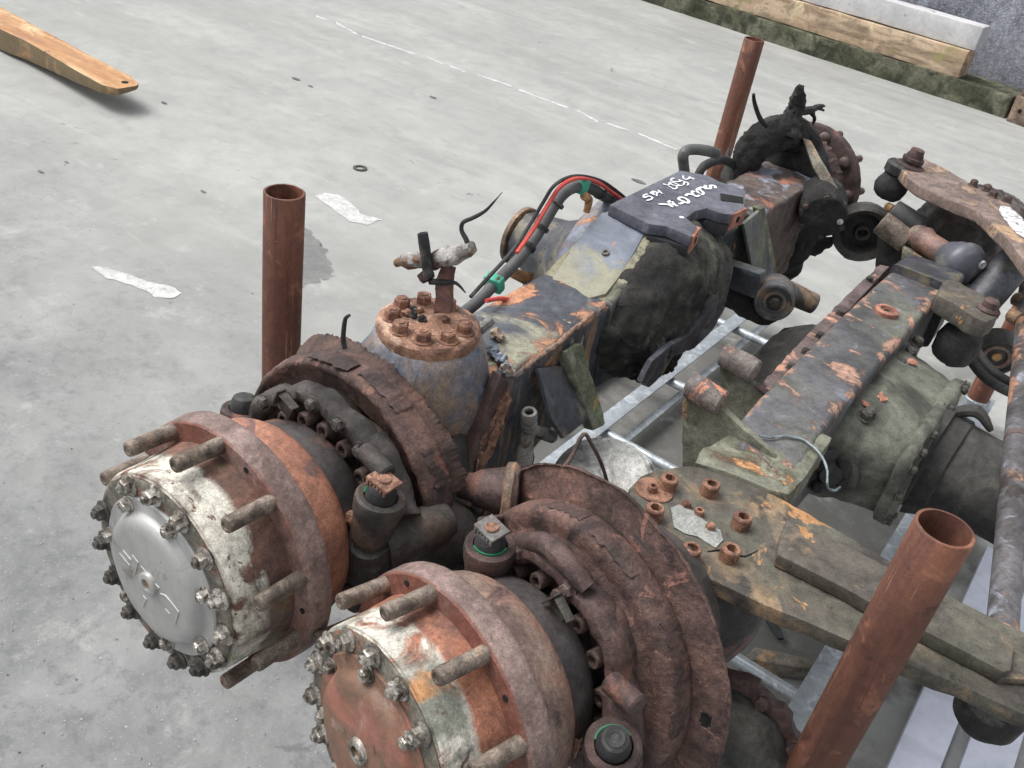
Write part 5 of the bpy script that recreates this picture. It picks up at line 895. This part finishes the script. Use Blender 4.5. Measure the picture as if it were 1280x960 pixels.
MB().tube([PN2@Vector((-.02, .0, .10)), PN2@Vector((-.02, .04, .13)), PN2@Vector((-.02, .08, .105))], [.012, .014, .006], 10, 4).build('casing_rib', 'casing_dark', A2)
b = MB(); b.prism([Vector(p) for p in (PN2@Vector((.06, .01, -.06)), PN2@Vector((.06, .13, -.06)), PN2@Vector((.09, .01, -.10)))], (0, 0, .02)); b.build('casing_rib', 'casing_dark', A2, bevel=.002)
for u, v in ((1145, 429), (1136, 443), (1123, 456), (1104, 486), (1085, 518), (1080, 521)): bolt('casing_bolt', 'hex', .012, .016, 'bolt_dark', A2, Vector(px(u, v, z=.80)), (-.25, .2, -1))
for u, v, r in ((1140, 452, .010), (1103, 497, .012), (1082, 505, .008)):
    c = Vector(px(u, v, z=.815)); MB().lathe([(0, r), (.0012, r*.9), (.0012, 0)], 14, m=frame_mtx(c, (.3, -.3, 1)), rfun=lambda a, y, q, j: (y, q*(1+.9*mnoise.noise(Vector((math.cos(R_(a))*1.7, math.sin(R_(a))*1.7, u)))))).build('primer_patch', 'rust_lug', A2)
# grey oil tube along the casing and the greasy yoke below
MB().rod(Vector(px(1062, 560, z=.70)), Vector(px(1096, 582, z=.70)), .028, 24, .004).build('casing_spigot', 'casing_green', A2, amp=.001)
MB().rod(Vector(px(1094, 580, z=.70)), Vector(px(1102, 588, z=.70)), .012, 16, .002).build('spigot_cap', 'hose', A2)
YK = frame_mtx(Vector(px(1034, 588, z=.71)), (.55, -.75, .15))
MB().lathe([(-.05, 0), (-.05, .035), (-.03, .042), (-.015, .038), (-.010, .046), (.005, .047), (.008, .042), (.010, .025), (.022, .022), (.024, 0)], 40, rfun=lambda a, y, r, j: (y, r*(1+.06*math.cos(R_(a)*4)*(j in (3, 4))))).build('yoke', 'casing_dark', A2, YK, amp=.004, nsc=24)
for k in range(4):
    a = R_(k*90+30); MB().rod((.034*math.cos(a), .0, .034*math.sin(a)), (.034*math.cos(a), .024, .034*math.sin(a)), .011, 14, .002).build('yoke_lug', 'mud_black', A2, YK, amp=.001)
MB().tube([Vector(px(1040, 560, z=.74)), Vector(px(1054, 572, z=.72)), Vector(px(1062, 592, z=.70)), Vector(px(1060, 610, z=.68))], [.018, .022, .02, .014], 16, 4).build('yoke_guard', 'casing_dark', A2, amp=.002)
# far end: torn boot, chamber, bosses, cup and the big curved steering arm
XX = lambda u, v, y: Vector(px(u, v, y=y))
b = MB(); b.prism([XX(1098, 285, 2.66), XX(1140, 312, 2.66), XX(1150, 330, 2.66), XX(1160, 345, 2.66), XX(1095, 390, 2.66), XX(1094, 330, 2.66)], (0, .012, 0)); b.build('side_plate', 'casing_dark', A2, bevel=.002, fine=.03, amp=.001)
b = MB(); b.prism([XX(1128, 308, 2.56), XX(1192, 352, 2.50), XX(1186, 372, 2.50), XX(1172, 372, 2.50), XX(1126, 328, 2.56)], (0, .10, -.02)); b.build('side_plate', 'bracket', A2, bevel=.002, fine=.03, amp=.001)
MB().rod(XX(1101, 278, 2.62), XX(1135, 303, 2.62), .033, 24, .004).build('boss', 'stud', A2, amp=.001)
MB().rod(XX(1116, 262, 2.72), XX(1152, 284, 2.72), .030, 24, .004).build('boss', 'hose', A2, amp=.001)
MB().rod(XX(1108, 258, 2.73), XX(1116, 262, 2.72), .013, 14, .002).build('boss_pin', 'rust_tab', A2)
M['rust_cyl'] = mat('rust_cyl', L(142, 108, 96), L(112, 92, 88), 12, [dict(col=L(140, 128, 110), scale=9, thr=.6, soft=.05)], rough=.6, bump=.3)
ax_ = (XX(1205, 333, 2.52)-XX(1143, 293, 2.63)).normalized(); o_ = XX(1143, 293, 2.63)
MB().lathe([(0, 0), (0, .028), (.015, .034), (.025, .031), (.035, .037), (.045, .034), (.052, .031), (.15, .031), (.16, .031)], 32, m=frame_mtx(o_, ax_)).build('brake_cylinder', 'rust_cyl', A2, amp=.001)
M['chamber'] = mat('chamber', L(92, 94, 104), L(74, 76, 84), 8, [dict(col=L(120, 122, 112), scale=9, thr=.6, soft=.05)], rough=.45, bump=.15, coarse=.15)
MB().lathe([(.12, .032), (.13, .040), (.145, .046), (.155, .052), (.17, .055), (.18, .061), (.192, .062), (.202, .058), (.215, .05), (.225, .035), (.228, 0)], 40, m=frame_mtx(o_, ax_)).build('brake_chamber', 'chamber', A2, amp=.0008)
m_ = frame_mtx(o_, ax_); c = m_@Vector((-.02, .222, .02)); MB().lathe([(0, .010), (.004, .012), (.008, .010), (.006, .006), (.002, 0)], 16, m=frame_mtx(c, ax_)).build('chamber_port', 'white_cast', A2)
CU = frame_mtx(XX(1078, 289, 2.75), (-.35, .93, .05))
M['cup'] = mat('cup', L(72, 70, 68), L(48, 46, 45), 8, [dict(col=L(150, 146, 140), scale=7, thr=.64, soft=.03)], rough=.5, bump=.3)
MB().lathe([(.0, 0), (.002, .010), (-.012, .011), (-.022, .016), (-.022, .021), (-.012, .025), (.004, .026), (.010, .050), (-.004, .056), (-.022, .062), (-.028, .071), (-.034, .078), (-.028, .084), (.0, .084), (.03, .08), (.05, .06)], 64).build('brake_cup', 'cup', A2, CU, amp=.001)
MB().tube([CU@Vector((0.02, .01, -.085)), CU@Vector((.0, .01, -.092)), CU@Vector((-.02, .01, -.088))], .010, 10, 3).build('cup_lug', 'mud_black', A2, amp=.002)
# dark torn boot and cavity behind
b = MB(); bt = []
for t_, r_ in ((-.10, .05), (-.06, .11), (-.01, .15), (.04, .165), (.10, .16), (.16, .12)):
    bt.append([(-.30+.25*t_+r_*1.0*math.cos(2*math.pi*i/40), 2.86+t_*1.0, .80+r_*.95*math.sin(2*math.pi*i/40)) for i in range(40)])
b.loft(bt)
M['boot'] = mat('boot', L(116, 106, 102), L(78, 70, 68), 7, [dict(col=L(40, 38, 38), scale=4, thr=.55, soft=.03), dict(col=L(150, 140, 136), scale=9, thr=.66, soft=.03)], rough=.6, bump=.5)
b.build('torn_boot', 'boot', A2, fine=.02, amp=.012, nsc=12, amp2=.002, nsc2=60, angle=80)
ZS = .98
SA = [(1130, 196), (1143, 192), (1160, 200), (1185, 212), (1212, 228), (1240, 240), (1262, 255), (1290, 282), (1320, 330), (1330, 372), (1300, 350), (1278, 322), (1262, 300), (1244, 282), (1225, 264), (1200, 254), (1172, 242), (1150, 232), (1136, 222), (1126, 210)]
M['arm2'] = mat('arm2', L(142, 122, 112), L(116, 100, 94), 9, [dict(col=L(178, 146, 116), scale=9, thr=.6, soft=.05), dict(col=L(96, 84, 80), scale=14, thr=.6, soft=.05)], rough=.7, bump=.4)
MB().prism(poly(SA, ZS), (0, 0, -.032)).build('drag_link_arm', 'arm2', A2, bevel=.006, bseg=3, fine=.02, amp=.0015, nsc=30)
M['chalkpaint'] = mat('chalkpaint', L(214, 216, 222), L(140, 130, 124), 60, [dict(col=L(226, 228, 234), scale=45, thr=.5, soft=.03)], rough=.8)
MB().prism([onz(u, v, ZS, .0012) for u, v in ((1250, 258), (1262, 260), (1276, 272), (1288, 290), (1284, 300), (1270, 292), (1256, 276), (1248, 264))], (0, 0, .001)).build('white_paint_mark', 'chalkpaint', A2)
for u, v in ((1216, 232), (1233, 238), (1240, 246), (1258, 252)): bolt('arm_nut', 'hex', .011, .016, 'rust_scr', A2, onz(u, v, ZS), (0, 0, -1), random.random())
c = onz(1137, 208, ZS)
MB().lathe([(-.10, 0), (-.10, .030), (-.09, .040), (-.07, .046), (-.055, .044), (-.04, .036), (-.032, .034), (-.025, .042), (-.002, .044), (.004, .038), (.004, 0)], 36, m=frame_mtx(c+Vector((-.018, -.008, 0)), (.10, .05, 1))).build('ball_joint', 'rubber', A2, amp=.002)
MB().lathe([(-.034, .038), (-.01, .044), (.004, .042), (.008, .036), (.010, .026), (.018, .030), (.026, .030), (.028, .024), (.034, .024), (.040, .020), (.050, .019), (.052, 0)], 12, m=frame_mtx(c, (.10, .05, 1))).build('castle_nut', 'rust_dark', A2, amp=.002, nsc=60)
# black steering tube, lever with its joint, paired hoses and the ring bush on the right
MB().tube([XX(1212, 395, 2.45), XX(1230, 372, 2.50), XX(1250, 348, 2.55), XX(1275, 322, 2.60), XX(1300, 300, 2.65)], [.045, .046, .046, .046, .046], 24, 4).build('steering_tube', 'pinion_paint', A2, amp=.0015)
LV = [(1178, 352), (1192, 348), (1225, 366), (1244, 382), (1248, 396), (1236, 402), (1218, 396), (1190, 378), (1172, 368)]
MB().prism(poly(LV, .88), (0, 0, -.045)).build('lever', 'plate', A2, bevel=.006, fine=.02, amp=.003, nsc=30)
c = onz(1235, 388, .88); MB().lathe([(-.01, .024), (.004, .026), (.008, .022), (.010, .018), (.024, .017), (.028, .012), (.028, 0)], 12, m=frame_mtx(c, (0, 0, 1))).build('castle_nut', 'rust_dark', A2, amp=.002, nsc=60)
c = onz(1200, 425, .78); MB().lathe([(-.06, 0), (-.06, .03), (-.045, .048), (-.01, .052), (.02, .046), (.03, .03), (.04, .025)], 32, m=frame_mtx(c, (.1, -.1, 1))).build('ball_joint', 'rubber', A2, amp=.003, nsc=30)
for k, (ox, oy) in enumerate(((0, 0), (9, -7))):
    MB().tube([Vector(px(1206+ox, 420+oy, z=.72)), Vector(px(1212+ox, 446+oy, z=.70)), Vector(px(1228+ox, 468+oy, z=.69)), Vector(px(1250+ox, 484+oy, z=.68)), Vector(px(1285+ox, 500+oy, z=.66))], .0125, 14, 5).build('hose', 'rubber', A2, amp=.0004)
RBm = frame_mtx(Vector(px(1246, 446, z=.62)), (-.25, .93, .12))
MB().lathe([(0, 0), (0, .012), (.002, .013), (.004, .022), (.0, .026), (-.002, .036), (.0, .044), (-.006, .046), (-.008, .052), (.0, .055), (.06, .055), (.062, .0)], 48).build('ring_bush', 'cup', A2, RBm, amp=.0006)
MB().lathe([(-.003, 0), (-.003, .012), (.002, .013)], 24).build('bush_core', 'rust_tab', A2, RBm)
MB().lathe([(-.0035, .0265), (-.0045, .030), (-.0035, .036)], 40).build('bush_sleeve', 'rust_cyl', A2, RBm)
for u, v, u2, v2 in ((1262, 392, 1275, 400), (1268, 372, 1282, 380)): MB().rod(Vector(px(u, v, z=.80)), Vector(px(u2, v2, z=.80)), .018, 12, .003).build('rusty_stub', 'rust_fl2', A2, amp=.002)

# ================================================================== loose pieces beside and under the axles
# tie rod standing at the right edge
tr = empty('track_rod', tuple(px(1268, 560, z=0.0)), 'long chipped black and rust track rod tube crossing the right edge of the stillage', 'track rod')
a_, b_ = Vector(px(1284, 385, z=.80)), Vector(px(1252, 800, z=.76))
bb = b_+(b_-a_)*.06
MB().tube([a_+(a_-b_)*.4, a_, a_.lerp(b_, .33), a_.lerp(b_, .66), bb], [.0235]*5, 32, 6).build('rod_tube', 'tube_blue', tr, amp=.0006, nsc=20)
for t_ in (.52, .2):
    MB().rod(a_.lerp(b_, t_), a_.lerp(b_, t_+.012), .0245, 32).build('rod_band', 'rust_cyl', tr)
# white half round casting between the axles
wc = empty('cast_chamber_half', tuple(px(765, 595, z=0)), 'whitish half round cast chamber lying between the two near hubs', 'casting')
WC = frame_mtx(Vector(px(756, 606, z=.68)), (.05, -.32, 1))
MB().lathe([(-.06, .09), (-.03, .098), (.0, .100), (.010, .099), (.014, .094), (.020, .093), (.026, .086), (.030, .085), (.035, .076), (.039, .074), (.041, .05), (.043, 0)], 64).build('chamber_shell', 'white_cast', wc, WC, amp=.0015)
MB().lathe([(-.012, .099), (-.012, .104), (-.004, .106), (.002, .104), (.003, .100)], 64, 60, 170).build('chamber_rim', 'cover_blue', wc, WC, amp=.0008)
MB().tube([Vector(px(686, 612, x=-.50)), Vector(px(702, 600, x=-.50)), Vector(px(722, 602, x=-.49)), Vector(px(745, 612, x=-.48))], [.014, .018, .018, .016], 14, 4).build('dark_elbow', 'rubber', wc, amp=.002)
# third hub, lying low by the big post
th = empty('brake_drum_end', tuple(px(915, 930, z=0)), 'dark drum end with a lugged rusty rim low beside the big near post', 'drum')
TH = frame_mtx(Vector(px(876, 968, z=.52)), (-.15, .85, -.25))
MB().lathe([(-.02, 0), (-.02, .06), (-.005, .09), (.01, .118), (.03, .128), (.06, .13), (.09, .128)], 72).build('drum_body', 'casing_dark', th, TH, amp=.003, nsc=18)
MB().lathe([(.05, .128), (.05, .140), (.055, .144), (.08, .144), (.085, .14), (.085, .12)], 96, rfun=lambda a, y, r, j: (y, r+(.006 if math.sin(R_(a)*14) > .2 and j in (2, 3) else 0))).build('lugged_rim', 'rust_dark', th, TH, amp=.0025, nsc=40)
for k in range(10):
    a = R_(k*36); bolt('rim_bolt', 'hex', .011, .016, 'rust_scr', th, TH@Vector((.136*math.cos(a), .052, .136*math.sin(a))), TH.to_3x3()@Vector((0, 1, 0)))

# grit and paint crumbs on the concrete: too many and too small to count
b = MB()
for _ in range(420):
    u_, v_ = random.uniform(-60, 700), random.uniform(60, 980)
    c = px(u_, v_, z=0)
    if c[1] < .2 and c[0] > -1: continue
    r = random.uniform(.0012, .0042); n = len(b.v); a0 = random.random()*6
    b.add([(c[0]+r*math.cos(a0+k*2.1)*(1+.4*random.random()), c[1]+r*math.sin(a0+k*2.1), .001) for k in range(3)]+[(c[0], c[1], r*.9)], [(0, 1, 3), (1, 2, 3), (2, 0, 3), (2, 1, 0)])
M['grit'] = mat('grit', L(196, 196, 194), L(120, 120, 120), 30, [], rough=.8, bump=.1)
grit = b.build('grit', 'grit', kind='stuff', smooth=False); tag(grit, 'small pale grit and paint crumbs scattered over the concrete', 'grit')
